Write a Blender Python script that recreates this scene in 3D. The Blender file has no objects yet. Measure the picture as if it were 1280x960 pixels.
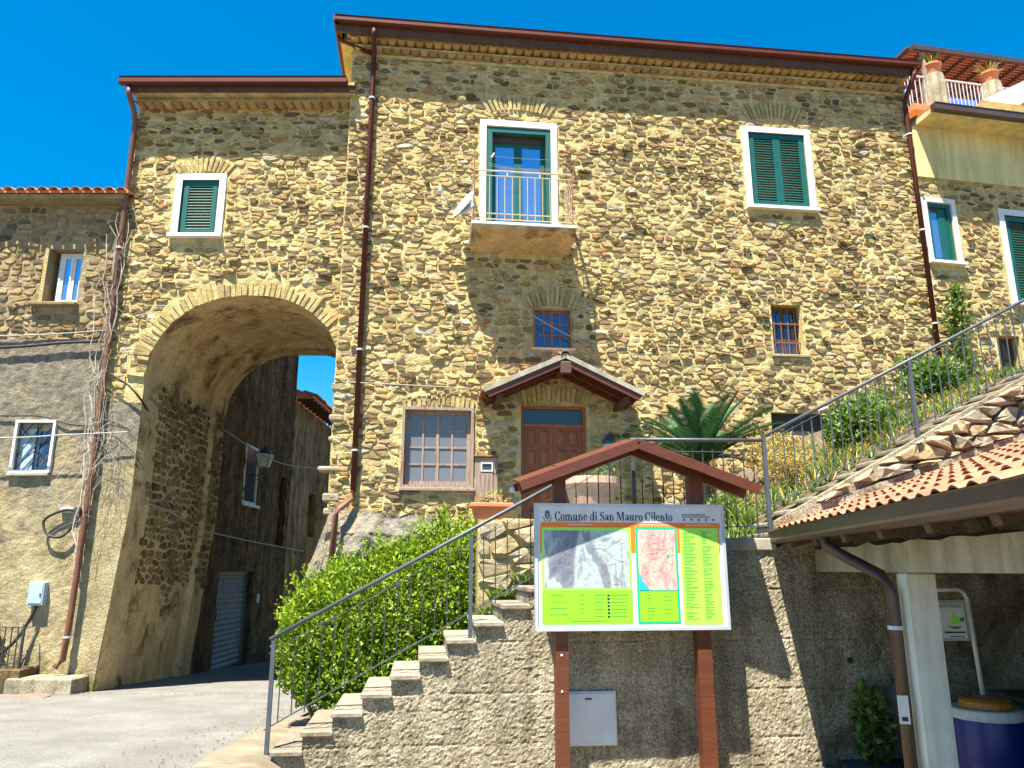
import bpy, math, random
from mathutils import Vector, noise
R = math.radians
sc = bpy.context.scene
COL = sc.collection
# ------------------------------------------------------------------ camera, sky, sun, exposure
cam = bpy.data.objects.new('camera', bpy.data.cameras.new('camera'))
COL.objects.link(cam)
cam.location = (0, 0, 2.2)
cam.rotation_euler = (R(90 + 13.6), 0, 0)
cam.data.sensor_width = 36.0
cam.data.lens = 36.0 * 960 / 1280
cam.data.clip_start = 0.05
cam.data.clip_end = 3000
sc.camera = cam
SUN = Vector((0.20, 0.36, -1.0)).normalized()
w = bpy.data.worlds.new('World'); sc.world = w; w.use_nodes = True
nt = w.node_tree
sky = nt.nodes.new('ShaderNodeTexSky'); sky.sky_type = 'NISHITA'; sky.sun_disc = False
sky.sun_elevation = math.asin(-SUN.z); sky.sun_rotation = math.atan2(-SUN.x, -SUN.y)
sky.air_density = 1.0; sky.dust_density = 0.15; sky.ozone_density = 4.0
hs = nt.nodes.new('ShaderNodeHueSaturation'); hs.inputs['Saturation'].default_value = 1.5; hs.inputs['Hue'].default_value = 0.492
nt.links.new(sky.outputs[0], hs.inputs['Color'])
nt.links.new(hs.outputs[0], nt.nodes['Background'].inputs[0])
nt.nodes['Background'].inputs[1].default_value = 0.066
sl = bpy.data.lights.new('sun', 'SUN'); sl.energy = 5.0; sl.angle = R(0.53); sl.color = (1.0, 0.93, 0.80)
so = bpy.data.objects.new('sun', sl); COL.objects.link(so)
so.rotation_euler = SUN.to_track_quat('-Z', 'Y').to_euler(); so.location = (-20, -30, 60)
sc.view_settings.view_transform = 'Standard'; sc.view_settings.look = 'None'
sc.view_settings.exposure = 1.85; sc.view_settings.gamma = 1.0
sc.render.engine = 'CYCLES'
sc.render.resolution_x = 1024; sc.render.resolution_y = 768
rnd = random.Random(7)
U = rnd.uniform

# ------------------------------------------------------------------ materials
def nodes(m): m.use_nodes = True; return m.node_tree.nodes, m.node_tree.links, m.node_tree.nodes['Principled BSDF']
def ramp(N, stops, interp='LINEAR'):
    r = N.new('ShaderNodeValToRGB'); r.color_ramp.interpolation = interp
    el = r.color_ramp.elements
    while len(el) < len(stops): el.new(0.5)
    for e, (p, c) in zip(el, stops): e.position = p; e.color = (*c, 1)
    return r
def noise_tex(N, L, vec, scale, detail=5, rough=0.6, dist=0.0):
    t = N.new('ShaderNodeTexNoise'); t.inputs['Scale'].default_value = scale; t.inputs['Detail'].default_value = detail
    t.inputs['Roughness'].default_value = rough; t.inputs['Distortion'].default_value = dist
    L.new(vec, t.inputs['Vector']); return t
def mixc(N, L, fac, a, b, blend='MIX'):
    m = N.new('ShaderNodeMix'); m.data_type = 'RGBA'; m.blend_type = blend
    for s, v in (('Factor', fac),):
        if isinstance(v, (int, float)): m.inputs[0].default_value = v
        else: L.new(v, m.inputs[0])
    for i, v in ((6, a), (7, b)):
        if isinstance(v, tuple): m.inputs[i].default_value = (*v, 1)
        else: L.new(v, m.inputs[i])
    return m.outputs[2]
def mat(name, c1, c2=None, scale=3.0, rough=0.85, bump=0.0, bscale=30.0, metallic=0.0, stretch=(1, 1, 1), c3=None, s3=0.7, dist=0.01, spec=0.5, speck=0.0, amount=.35, objrand=0.0, streak=0.0):
    """noise blend of two or three colours with fine relief"""
    m = bpy.data.materials.new(name); N, L, B = nodes(m)
    B.inputs['Roughness'].default_value = rough; B.inputs['Metallic'].default_value = metallic
    B.inputs['Specular IOR Level'].default_value = spec
    tc = N.new('ShaderNodeTexCoord'); mp = N.new('ShaderNodeMapping'); mp.inputs['Scale'].default_value = stretch
    L.new(tc.outputs['Object'], mp.inputs['Vector']); v = mp.outputs[0]
    if c2 is None: B.inputs['Base Color'].default_value = (*c1, 1)
    else:
        t = noise_tex(N, L, v, scale, 6, 0.65)
        r = ramp(N, [(0.36, c1), (0.64, c2)]); L.new(t.outputs['Fac'], r.inputs[0]); out = r.outputs[0]
        if c3:
            t3 = noise_tex(N, L, v, s3, 6, 0.7, 0.6); r3 = ramp(N, [(0.52, (0, 0, 0)), (0.66, (1, 1, 1))]); L.new(t3.outputs['Fac'], r3.inputs[0])
            out = mixc(N, L, r3.outputs[0], out, c3)
        if streak:
            ms = N.new('ShaderNodeMapping'); ms.inputs['Scale'].default_value = (3.2, 3.2, .28); L.new(tc.outputs['Object'], ms.inputs[0]); t6 = noise_tex(N, L, ms.outputs[0], 1.0, 6, .65, .3)
            r6 = ramp(N, [(.4, (1 - streak, 1 - streak, 1 - streak * 1.05)), (.6, (1.08,) * 3)]); L.new(t6.outputs['Fac'], r6.inputs[0]); out = mixc(N, L, 1.0, out, r6.outputs[0], 'MULTIPLY')
        if objrand:
            oi = N.new('ShaderNodeObjectInfo'); r5 = ramp(N, [(0, (1 - objrand, 1 - objrand * 1.1, 1 - objrand * 1.1)), (1, (1 + objrand * .6, 1 + objrand * .7, 1 + objrand * .8))]); L.new(oi.outputs['Random'], r5.inputs[0]); out = mixc(N, L, 1.0, out, r5.outputs[0], 'MULTIPLY')
        if speck:
            t4 = noise_tex(N, L, v, speck, 4, .8); r4 = ramp(N, [(.3, (1 - amount,) * 3), (.7, (1 + amount * .7,) * 3)]); L.new(t4.outputs['Fac'], r4.inputs[0])
            out = mixc(N, L, 1.0, out, r4.outputs[0], 'MULTIPLY')
        L.new(out, B.inputs['Base Color'])
    if bump:
        b = noise_tex(N, L, v, bscale, 8, 0.7); bp = N.new('ShaderNodeBump'); bp.inputs['Strength'].default_value = bump; bp.inputs['Distance'].default_value = dist
        L.new(b.outputs['Fac'], bp.inputs['Height']); L.new(bp.outputs[0], B.inputs['Normal'])
    return m
def stone_mat(name, stops, bump=0.8):
    m = bpy.data.materials.new(name); N, L, B = nodes(m); B.inputs['Roughness'].default_value = 0.92; B.inputs['Specular IOR Level'].default_value = 0.2
    at = N.new('ShaderNodeAttribute'); at.attribute_name = 'tint'
    r = ramp(N, stops); L.new(at.outputs['Fac'], r.inputs[0])
    geo = N.new('ShaderNodeNewGeometry')
    t = noise_tex(N, L, geo.outputs['Position'], 9, 7, 0.7); r2 = ramp(N, [(0.3, (0.62, 0.60, 0.56)), (0.7, (1.25, 1.22, 1.15))]); L.new(t.outputs['Fac'], r2.inputs[0])
    L.new(mixc(N, L, 1.0, r.outputs[0], r2.outputs[0], 'MULTIPLY'), B.inputs['Base Color'])
    b = noise_tex(N, L, geo.outputs['Position'], 26, 8, 0.75); bp = N.new('ShaderNodeBump'); bp.inputs['Strength'].default_value = bump; bp.inputs['Distance'].default_value = 0.03
    L.new(b.outputs['Fac'], bp.inputs['Height']); L.new(bp.outputs[0], B.inputs['Normal'])
    return m
M = {}
M['stone'] = stone_mat('rubble_stone', [(0.0, (.12, .085, .048)), (0.2, (.23, .165, .085)), (0.42, (.38, .28, .135)), (0.66, (.53, .42, .21)), (0.86, (.47, .34, .145)), (0.94, (.36, .20, .085)), (0.97, (.38, .33, .25)), (1.0, (.56, .50, .38))])
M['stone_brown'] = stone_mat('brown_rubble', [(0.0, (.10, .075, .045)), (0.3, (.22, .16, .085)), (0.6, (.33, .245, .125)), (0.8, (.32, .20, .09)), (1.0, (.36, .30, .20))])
M['stone_pale'] = stone_mat('pale_stone', [(0.0, (.20, .175, .13)), (0.4, (.33, .30, .235)), (0.7, (.36, .29, .165)), (1.0, (.44, .41, .34))])
M['stone_rough'] = stone_mat('wide_edge_stone', [(0.0, (.30, .23, .11)), (0.5, (.46, .36, .165)), (1.0, (.54, .43, .21))])
M['mortar'] = mat('lime_mortar', (.56, .44, .19), (.68, .56, .27), 5, .95, 1.0, 26, c3=(.47, .365, .165), s3=.6, dist=.05, spec=.1, speck=38, amount=0.3, streak=0.22)
M['mortar_brown'] = mat('earth_mortar', (.25, .195, .105), (.36, .285, .165), 5, .95, 1.0, 24, dist=.03, spec=.1, speck=38, amount=0.35)
M['plaster_grey'] = mat('grey_cement_render', (.30, .27, .21), (.46, .42, .33), 2.2, .95, 1.0, 30, c3=(.24, .22, .18), s3=1.3, dist=.03, spec=.1, speck=34, amount=0.45)
M['plaster_cream'] = mat('worn_cream_render', (.56, .46, .26), (.68, .58, .36), 2.0, .95, .9, 16, c3=(.40, .33, .19), s3=.8, dist=.03, spec=.1, speck=26, amount=0.3)
M['plaster_ochre'] = mat('stained_ochre_render', (.50, .37, .18), (.62, .48, .27), 1.6, .95, .9, 14, c3=(.17, .115, .055), s3=1.3, dist=.025, spec=.1, speck=22, amount=0.4, streak=0.15)
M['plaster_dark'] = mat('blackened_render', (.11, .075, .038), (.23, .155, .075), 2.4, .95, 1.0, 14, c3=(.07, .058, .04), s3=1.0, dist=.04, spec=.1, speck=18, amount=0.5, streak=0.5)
def patched(name):
    m = mat(name, (.32, .26, .14), (.44, .365, .21), 2.0, .95, 1.0, 18, c3=(.22, .17, .085), s3=1.3, dist=.03, spec=.1); N, L, B = nodes(m); src = B.inputs['Base Color'].links[0].from_socket
    geo = N.new('ShaderNodeNewGeometry'); sp = N.new('ShaderNodeSeparateXYZ'); L.new(geo.outputs['Position'], sp.inputs[0])
    t = noise_tex(N, L, geo.outputs['Position'], 1.1, 7, .7, .5); mr = N.new('ShaderNodeMapRange'); mr.inputs[1].default_value = 2.4; mr.inputs[2].default_value = 6.2; L.new(sp.outputs['Z'], mr.inputs[0])
    ad = N.new('ShaderNodeMath'); ad.operation = 'MULTIPLY_ADD'; L.new(t.outputs['Fac'], ad.inputs[0]); ad.inputs[1].default_value = 2.6; L.new(mr.outputs[0], ad.inputs[2])
    r = ramp(N, [(.0, (0, 0, 0)), (1, (1, 1, 1))]); r.color_ramp.elements[0].position = .45; r.color_ramp.elements[1].position = .62
    hv = N.new('ShaderNodeMath'); hv.operation = 'MULTIPLY'; hv.inputs[1].default_value = .32; L.new(ad.outputs[0], hv.inputs[0]); L.new(hv.outputs[0], r.inputs[0])
    g1 = noise_tex(N, L, geo.outputs['Position'], 5, 7, .75); gr = ramp(N, [(.34, (.13, .11, .08)), (.66, (.29, .255, .19))]); L.new(g1.outputs['Fac'], gr.inputs[0])
    sk = noise_tex(N, L, geo.outputs['Position'], 34, 4, .8); sr = ramp(N, [(.3, (.55,) * 3), (.7, (1.25,) * 3)]); L.new(sk.outputs['Fac'], sr.inputs[0])
    mz = N.new('ShaderNodeMapRange'); mz.inputs[1].default_value = 0.0; mz.inputs[2].default_value = 1.6; mz.inputs[3].default_value = .22; mz.inputs[4].default_value = -.35; L.new(sp.outputs['Z'], mz.inputs[0])
    mn = noise_tex(N, L, geo.outputs['Position'], 1.9, 8, .72); ma = N.new('ShaderNodeMath'); ma.operation = 'ADD'; L.new(mn.outputs['Fac'], ma.inputs[0]); L.new(mz.outputs[0], ma.inputs[1]); mm = ramp(N, [(.56, (0, 0, 0)), (.68, (1, 1, 1))]); L.new(ma.outputs[0], mm.inputs[0])
    base = mixc(N, L, mm.outputs[0], mixc(N, L, r.outputs[0], src, gr.outputs[0]), (.17, .145, .045))
    L.new(mixc(N, L, 1.0, base, sr.outputs[0], 'MULTIPLY'), B.inputs['Base Color']); return m
M['plaster_patched'] = patched('patched_grey_and_cream_render')
M['plaster_brown'] = mat('brown_stained_render', (.26, .19, .10), (.38, .28, .15), 1.6, .95, .9, 14, c3=(.13, .095, .05), s3=.9, dist=.025, spec=.1, speck=20, amount=0.45, streak=0.5)
M['plaster_yellow'] = mat('smooth_yellow_render', (.60, .50, .22), (.68, .57, .28), 1.2, .9, .15, 20, spec=.1, streak=0.2)
M['concrete_rough'] = mat('roughcast_concrete', (.38, .325, .22), (.58, .51, .37), 2.4, .97, 1.0, 55, c3=(.22, .18, .115), s3=.9, dist=.04, spec=.1, speck=44, amount=.8, streak=0.3)
M['concrete'] = mat('poured_concrete', (.31, .28, .21), (.41, .37, .285), 3, .9, .5, 25, c3=(.30, .235, .13), s3=1.1, speck=40, amount=0.2, streak=0.25)
M['concrete_white'] = mat('whitewashed_concrete', (.58, .59, .52), (.68, .69, .62), 4, .85, .3, 30, c3=(.58, .55, .45), s3=1.5, streak=0.25)
M['step'] = mat('worn_step_stone', (.20, .172, .12), (.31, .27, .20), 5, .9, .7, 30, c3=(.17, .145, .09), s3=2.6, dist=.015, speck=40, amount=0.3, objrand=.3)
M['rock'] = mat('bare_rock', (.13, .118, .095), (.27, .245, .20), 3, .95, 1.0, 18, c3=(.30, .235, .13), s3=1.4, dist=.05, speck=20, amount=0.5)
M['asphalt'] = mat('pale_worn_asphalt', (.15, .145, .132), (.205, .2, .184), 1.3, .95, .7, 160, c3=(.165, .158, .143), s3=.5, dist=.01, spec=.2, speck=42, amount=.45)
M['paving'] = mat('sandy_paving', (.15, .122, .08), (.22, .182, .122), 3, .95, .7, 40, c3=(.30, .25, .18), s3=1.1, speck=50, amount=0.3)
M['soil'] = mat('dry_soil', (.09, .068, .04), (.15, .115, .065), 4, 1, 1, 20, dist=.04)
M['gutter'] = mat('red_brown_metal', (.075, .017, .010), (.10, .024, .015), 2, .6, .1, 6, spec=.2)
M['gutter_dark'] = mat('dark_brown_metal', (.055, .032, .024), (.075, .045, .034), 2, .4, .1, 6)
M['copper'] = mat('old_copper_pipe', (.12, .045, .022), (.17, .07, .035), 6, .5, .2, 20)
M['tile'] = mat('terracotta_tile', (.46, .17, .07), (.58, .26, .12), 5, .85, .4, 40, c3=(.34, .19, .11), s3=2.5, objrand=.3)
M['tile_new'] = mat('new_clay_tile', (.26, .095, .045), (.34, .145, .075), 6, .8, .3, 40, c3=(.33, .20, .13), s3=3, objrand=.3)
M['tile_eave'] = mat('eave_clay_tile', (.36, .23, .09), (.48, .33, .14), 8, .9, .5, 40, objrand=.3)
M['wood_red'] = mat('varnished_red_wood', (.085, .021, .007), (.125, .034, .011), 3, .5, .35, 9, stretch=(1, 1, 12), dist=.006)
M['wood_red_h'] = mat('varnished_red_plank', (.075, .02, .008), (.12, .032, .012), 3, .45, .35, 9, stretch=(2, 9, 9), dist=.006)
M['door'] = mat('chestnut_door', (.22, .062, .014), (.32, .10, .024), 3, .5, .4, 8, stretch=(9, 9, 1.2), dist=.006)
M['wood_dark'] = mat('dark_beam', (.06, .028, .015), (.10, .045, .024), 3, .7, .5, 12, stretch=(4, 4, 1))
M['wood_grey'] = mat('weathered_grey_wood', (.24, .175, .13), (.36, .28, .22), 4, .9, .8, 16, stretch=(12, 12, .8), c3=(.20, .09, .06), s3=2.2)
M['green'] = mat('green_shutter_paint', (.005, .075, .062), (.007, .095, .078), 4, .42, .1, 30)
M['white'] = mat('white_paint', (.58, .59, .57), (.66, .67, .65), 3, .6, .15, 30, c3=(.58, .56, .50), s3=2.2)
M['sill'] = mat('pale_marble', (.62, .62, .60), (.74, .74, .72), 5, .55, .1, 20)
M['steel'] = mat('blue_grey_painted_steel', (.06, .073, .088), (.085, .10, .118), 8, .5, .3, 60, metallic=.2)
M['iron'] = mat('dark_iron', (.02, .02, .022), (.04, .038, .036), 8, .6, .3, 60)
M['rail_gold'] = mat('faded_gold_rail', (.42, .30, .14), (.54, .42, .24), 10, .5, .2, 50, metallic=.2)
M['lattice'] = mat('pale_grey_metal', (.45, .46, .46), (.55, .56, .56), 10, .5, .2, 50)
M['rust'] = mat('rusty_iron', (.16, .06, .03), (.24, .10, .05), 12, .8, .5, 60)
M['black'] = mat('black_rubber_cable', (.012, .012, .012), rough=.6)
M['cable_pale'] = mat('pale_cable', (.30, .285, .25), rough=.6)
M['plastic_grey'] = mat('grey_blue_plastic', (.30, .42, .52), (.34, .46, .56), 3, .5)
M['metal_panel'] = mat('grey_sheet_metal', (.42, .47, .54), (.50, .55, .61), 3, .42, .1, 8, metallic=.25)
M['terracotta'] = mat('terracotta_pot', (.52, .17, .06), (.60, .22, .085), 4, .75, .2, 30)
M['pot_pale'] = mat('lime_bloomed_pot', (.50, .30, .20), (.60, .44, .34), 5, .85, .4, 30)
M['rollup'] = mat('grey_roller_steel', (.13, .135, .13), (.19, .19, .18), 5, .6, .3, 20)
M['blue'] = mat('blue_plastic_drum', (.008, .018, .15), (.010, .024, .19), 3, .4)
M['orange'] = mat('orange_plastic_lid', (.34, .13, .012), (.40, .165, .02), 3, .5)
M['interior'] = mat('dark_room', (.03, .028, .025), rough=.9)
M['curtain'] = mat('grey_net_curtain', (.40, .42, .46), (.52, .54, .58), 3, .9, .4, 6, stretch=(14, 14, 1))
M['twig'] = mat('dry_bleached_twig', (.30, .26, .20), (.44, .39, .31), 10, .9)
M['bark'] = mat('shrub_bark', (.10, .07, .04), (.16, .12, .07), 10, .9, .6, 30)
M['petal'] = mat('pale_blue_petal', (.45, .55, .80), (.62, .70, .88), 20, .8)
M['flower_blue'] = mat('blue_fabric', (.05, .12, .55), (.12, .25, .75), 9, .9)
def leaf_mat(name, c1, c2, c3, tr=.35, rough=.5):
    m = bpy.data.materials.new(name); N, L, B = nodes(m)
    at = N.new('ShaderNodeAttribute'); at.attribute_name = 'tint'
    r = ramp(N, [(0, c1), (.5, c2), (1, c3)]); L.new(at.outputs['Fac'], r.inputs[0]); L.new(r.outputs[0], B.inputs['Base Color'])
    B.inputs['Roughness'].default_value = rough; B.inputs['Specular IOR Level'].default_value = .35
    t = N.new('ShaderNodeBsdfTranslucent'); L.new(r.outputs[0], t.inputs[0])
    mx = N.new('ShaderNodeMixShader'); mx.inputs[0].default_value = tr
    L.new(B.outputs[0], mx.inputs[1]); L.new(t.outputs[0], mx.inputs[2]); L.new(mx.outputs[0], N['Material Output'].inputs[0])
    return m
M['leaf_hedge'] = leaf_mat('hedge_leaf', (.05, .10, .006), (.17, .28, .010), (.32, .43, .018))
M['leaf_green'] = leaf_mat('weed_leaf', (.05, .11, .015), (.11, .20, .03), (.20, .28, .05))
M['leaf_dry'] = leaf_mat('dry_grass_leaf', (.30, .17, .05), (.46, .33, .10), (.34, .36, .08), .3, .8)
M['leaf_palm'] = leaf_mat('palm_leaf', (.012, .05, .018), (.022, .085, .026), (.04, .12, .035), .15, .75)
def glass_mat(name, base, refl, rough=.03):
    m = bpy.data.materials.new(name); N, L, B = nodes(m)
    B.inputs['Base Color'].default_value = (*base, 1); B.inputs['Metallic'].default_value = refl; B.inputs['Roughness'].default_value = rough
    tc = N.new('ShaderNodeTexCoord'); b = noise_tex(N, L, tc.outputs['Object'], 1.6, 2); bp = N.new('ShaderNodeBump'); bp.inputs['Strength'].default_value = .08; bp.inputs['Distance'].default_value = .02
    L.new(b.outputs['Fac'], bp.inputs['Height']); L.new(bp.outputs[0], B.inputs['Normal']); return m
M['glass'] = glass_mat('sky_reflecting_glass', (.34, .47, .62), .85)
M['glass_dark'] = glass_mat('dull_dark_glass', (.05, .06, .06), .25, .15)
M['glass_mid'] = glass_mat('half_reflecting_glass', (.09, .125, .18), .7, .08)
def film():
    m = bpy.data.materials.new('dusty_window_pane'); N, L, B = nodes(m)
    B.inputs['Base Color'].default_value = (.15, .155, .17, 1); B.inputs['Roughness'].default_value = .3; B.inputs['Metallic'].default_value = .15; return m
M['pane_dusty'] = film()

# ------------------------------------------------------------------ mesh builder
class MB:
    def __init__(s): s.v = []; s.f = []; s.t = []
    def add(s, vs, fs, tint=None):
        o = len(s.v); s.v += [tuple(p) for p in vs]; s.f += [tuple(i + o for i in f) for f in fs]
        s.t += [0.5 if tint is None else tint] * len(fs); return s
    def box(s, x0, x1, y0, y1, z0, z1, b=0.0):
        if b:
            vs = []; fs = []
            for z, i in ((z0, b), (z0 + b, 0), (z1 - b, 0), (z1, b)):
                vs += [(x0 + i, y0 + i, z), (x1 - i, y0 + i, z), (x1 - i, y1 - i, z), (x0 + i, y1 - i, z)]
            fs.append((3, 2, 1, 0)); fs.append((12, 13, 14, 15))
            for k in range(3):
                for j in range(4): a = 4 * k + j; c = 4 * k + (j + 1) % 4; fs.append((a, c, c + 4, a + 4))
            return s.add(vs, fs)
        vs = [(x0, y0, z0), (x1, y0, z0), (x1, y1, z0), (x0, y1, z0), (x0, y0, z1), (x1, y0, z1), (x1, y1, z1), (x0, y1, z1)]
        return s.add(vs, [(3, 2, 1, 0), (4, 5, 6, 7), (0, 1, 5, 4), (1, 2, 6, 5), (2, 3, 7, 6), (3, 0, 4, 7)])
    def obox(s, p, ax, ay, az, lx, ly, lz):
        """box from corner-centre p with half sizes along given axes"""
        p = Vector(p); ax = Vector(ax).normalized() * lx; ay = Vector(ay).normalized() * ly; az = Vector(az).normalized() * lz
        vs = [p + a * ax + b * ay + c * az for c in (-1, 1) for (a, b) in ((-1, -1), (1, -1), (1, 1), (-1, 1))]
        return s.add(vs, [(3, 2, 1, 0), (4, 5, 6, 7), (0, 1, 5, 4), (1, 2, 6, 5), (2, 3, 7, 6), (3, 0, 4, 7)])
    def bar(s, a, b, wx, wz=None):
        a = Vector(a); b = Vector(b); d = (b - a); wz = wz or wx
        up = Vector((0, 0, 1)) if abs(d.normalized().z) < .95 else Vector((0, 1, 0))
        sx = d.cross(up); sz = sx.cross(d)
        return s.obox((a + b) / 2, d, sx, sz, d.length / 2, wx / 2, wz / 2)
    def tube(s, pts, r, n=8, cap=True):
        pts = [Vector(p) for p in pts]; rs = r if isinstance(r, (list, tuple)) else [r] * len(pts); vs = []; fs = []
        ref = Vector((0.13, 0.31, 0.94))
        for i, p in enumerate(pts):
            d = (pts[min(i + 1, len(pts) - 1)] - pts[max(i - 1, 0)]).normalized()
            x = d.cross(ref)
            if x.length < .1: x = d.cross(Vector((1, 0, 0)))
            x.normalize(); y = d.cross(x)
            for k in range(n): a = 2 * math.pi * k / n; vs.append(p + rs[i] * (math.cos(a) * x + math.sin(a) * y))
        for i in range(len(pts) - 1):
            for k in range(n): a = i * n + k; c = i * n + (k + 1) % n; fs.append((a, c, c + n, a + n))
        if cap: fs.append(tuple(range(n - 1, -1, -1))); fs.append(tuple(range(len(vs) - n, len(vs))))
        return s.add(vs, fs)
    def lathe(s, c, prof, n=20):
        vs = []; fs = []; cx, cy, cz = c
        for r, z in prof:
            for k in range(n): a = 2 * math.pi * k / n; vs.append((cx + r * math.cos(a), cy + r * math.sin(a), cz + z))
        for i in range(len(prof) - 1):
            for k in range(n): a = i * n + k; b = i * n + (k + 1) % n; fs.append((a, b, b + n, a + n))
        fs.append(tuple(range(n - 1, -1, -1))); fs.append(tuple(range(len(vs) - n, len(vs))))
        return s.add(vs, fs)
    def prism(s, poly, y0, y1):
        """poly in (x,z) extruded along y"""
        n = len(poly); vs = [(x, y0, z) for x, z in poly] + [(x, y1, z) for x, z in poly]
        fs = [tuple(range(n)), tuple(range(2 * n - 1, n - 1, -1))] + [(i + n, (i + 1) % n + n, (i + 1) % n, i) for i in range(n)]
        return s.add(vs, fs)
    def build(s, name, m, parent=None, smooth=False, loc=None):
        me = bpy.data.meshes.new(name); me.from_pydata(s.v, [], s.f); me.update()
        a = me.attributes.new('tint', 'FLOAT', 'FACE'); a.data.foreach_set('value', s.t)
        if smooth: me.polygons.foreach_set('use_smooth', [True] * len(me.polygons))
        me.materials.append(M[m] if isinstance(m, str) else m)
        o = bpy.data.objects.new(name, me); COL.objects.link(o); o.parent = parent
        if loc: o.location = loc
        return o
def tag(o, label=None, cat=None, group=None, kind=None):
    for k, v in (('label', label), ('category', cat), ('group', group), ('kind', kind)):
        if v: o[k] = v
    return o
def thing(name, label, cat, loc=(0, 0, 0), rz=0.0, group=None):
    o = bpy.data.objects.new(name, None); COL.objects.link(o); o.location = loc; o.rotation_euler = (0, 0, rz)
    o.empty_display_size = .2
    return tag(o, label, cat, group)
def share(src, parent, loc=(0, 0, 0), rot=(0, 0, 0), name=None, scale=None):
    c = src.copy(); COL.objects.link(c); c.parent = parent; c.location = loc; c.rotation_euler = rot
    if scale: c.scale = scale
    return c
def place(o, frame):
    """put a one-mesh thing into a rotated frame"""
    o.location = frame[0]; o.rotation_euler = (0, 0, frame[1]); return o
def nz(x, y, z, s=1.0, seed=0.0): return noise.noise(Vector((x * s + seed, y * s, z * s)))
def fnz(x, y, z, s, seed=0.0):
    return nz(x, y, z, s, seed) + .5 * nz(x, y, z, 2 * s, seed) + .25 * nz(x, y, z, 4 * s, seed)

# ------------------------------------------------------------------ rubble masonry
def clip(poly, a, b, c):
    """keep a*u+b*v<=c"""
    out = []; n = len(poly)
    for i in range(n):
        p = poly[i]; q = poly[(i + 1) % n]; dp = a * p[0] + b * p[1] - c; dq = a * q[0] + b * q[1] - c
        if dp <= 0: out.append(p)
        if (dp < 0) != (dq < 0) and dp != dq:
            t = dp / (dp - dq); out.append((p[0] + t * (q[0] - p[0]), p[1] + t * (q[1] - p[1])))
    return out
def rubble(u0, u1, v0, v1, wd, ht, holes, seed, keep=None):
    g = random.Random(seed); pts = []; v = v0; s = wd / ht * .95
    while v < v1:
        h = ht * g.uniform(.5, 1.45); u = u0 - g.uniform(0, wd)
        while u < u1:
            wv = wd * g.choice((.35, .5, .65, .8, 1, 1.2, 1.5, 1.9)) * g.uniform(.85, 1.15)
            p = (u + wv / 2, v + h / 2 + g.uniform(-.28, .28) * h); u += wv
            if not (u0 < p[0] < u1 and v0 < p[1] < v1): continue
            if keep and not keep(*p): continue
            if g.random() < .1: continue
            pts.append(p)
        v += h
    grid = {}; cs = wd
    for i, p in enumerate(pts): grid.setdefault((int(p[0] / cs), int(p[1] / cs)), []).append(i)
    out = []
    for i, p in enumerate(pts):
        planes = []; bad = False
        for hl in holes:
            if hl[0] == 'rect':
                _, a, b, c, d = hl
                ds = ((a - p[0], (1, 0, a)), (p[0] - b, (-1, 0, -b)), (c - p[1], (0, 1, c)), (p[1] - d, (0, -1, -d)))
                m = max(ds, key=lambda e: e[0])
                if m[0] < .03: bad = True; break
                if m[0] < wd * 1.5: planes.append(m[1])
            elif hl[0] == 'ell':
                _, cx, cz, rx, rz, zl = hl
                if p[1] < zl:
                    if cx - rx - .02 < p[0] < cx + rx + .02: bad = True; break
                    planes.append((1, 0, cx - rx) if p[0] < cx else (-1, 0, -(cx + rx)))
                else:
                    dx = (p[0] - cx) / rx; dz = (p[1] - cz) / rz; q = math.hypot(dx, dz)
                    if q < 1.03: bad = True; break
                    if q < 1.6:
                        nx = dx / q / rx; nzv = dz / q / rz; bx = cx + rx * dx / q; bz = cz + rz * dz / q
                        planes.append((-nx, -nzv, -(nx * bx + nzv * bz)))
            elif hl[0] == 'plane': planes.append(hl[1:])
        if bad: continue
        poly = [(u0, v0), (u1, v0), (u1, v1), (u0, v1)]
        lu, lv = 1.1 * wd, .8 * ht
        poly = [(max(u0, p[0] - lu), max(v0, p[1] - lv)), (min(u1, p[0] + lu), max(v0, p[1] - lv)), (min(u1, p[0] + lu), min(v1, p[1] + lv)), (max(u0, p[0] - lu), min(v1, p[1] + lv))]
        ci, cj = int(p[0] / cs), int(p[1] / cs)
        nb = [j for a in range(-2, 3) for b in range(-2, 3) for j in grid.get((ci + a, cj + b), ()) if j != i]
        nb.sort(key=lambda j: (pts[j][0] - p[0]) ** 2 + ((pts[j][1] - p[1]) * s) ** 2)
        for j in nb[:26]:
            q = pts[j]; a = q[0] - p[0]; b = (q[1] - p[1]) * s * s
            c = (q[0] ** 2 - p[0] ** 2) / 2 + (q[1] ** 2 - p[1] ** 2) * s * s / 2
            poly = clip(poly, a, b, c)
            if len(poly) < 3: break
        for (a, b, c) in planes:
            if len(poly) >= 3: poly = clip(poly, a, b, c)
        if len(poly) < 3: continue
        out.append(poly)
    return out
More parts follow.
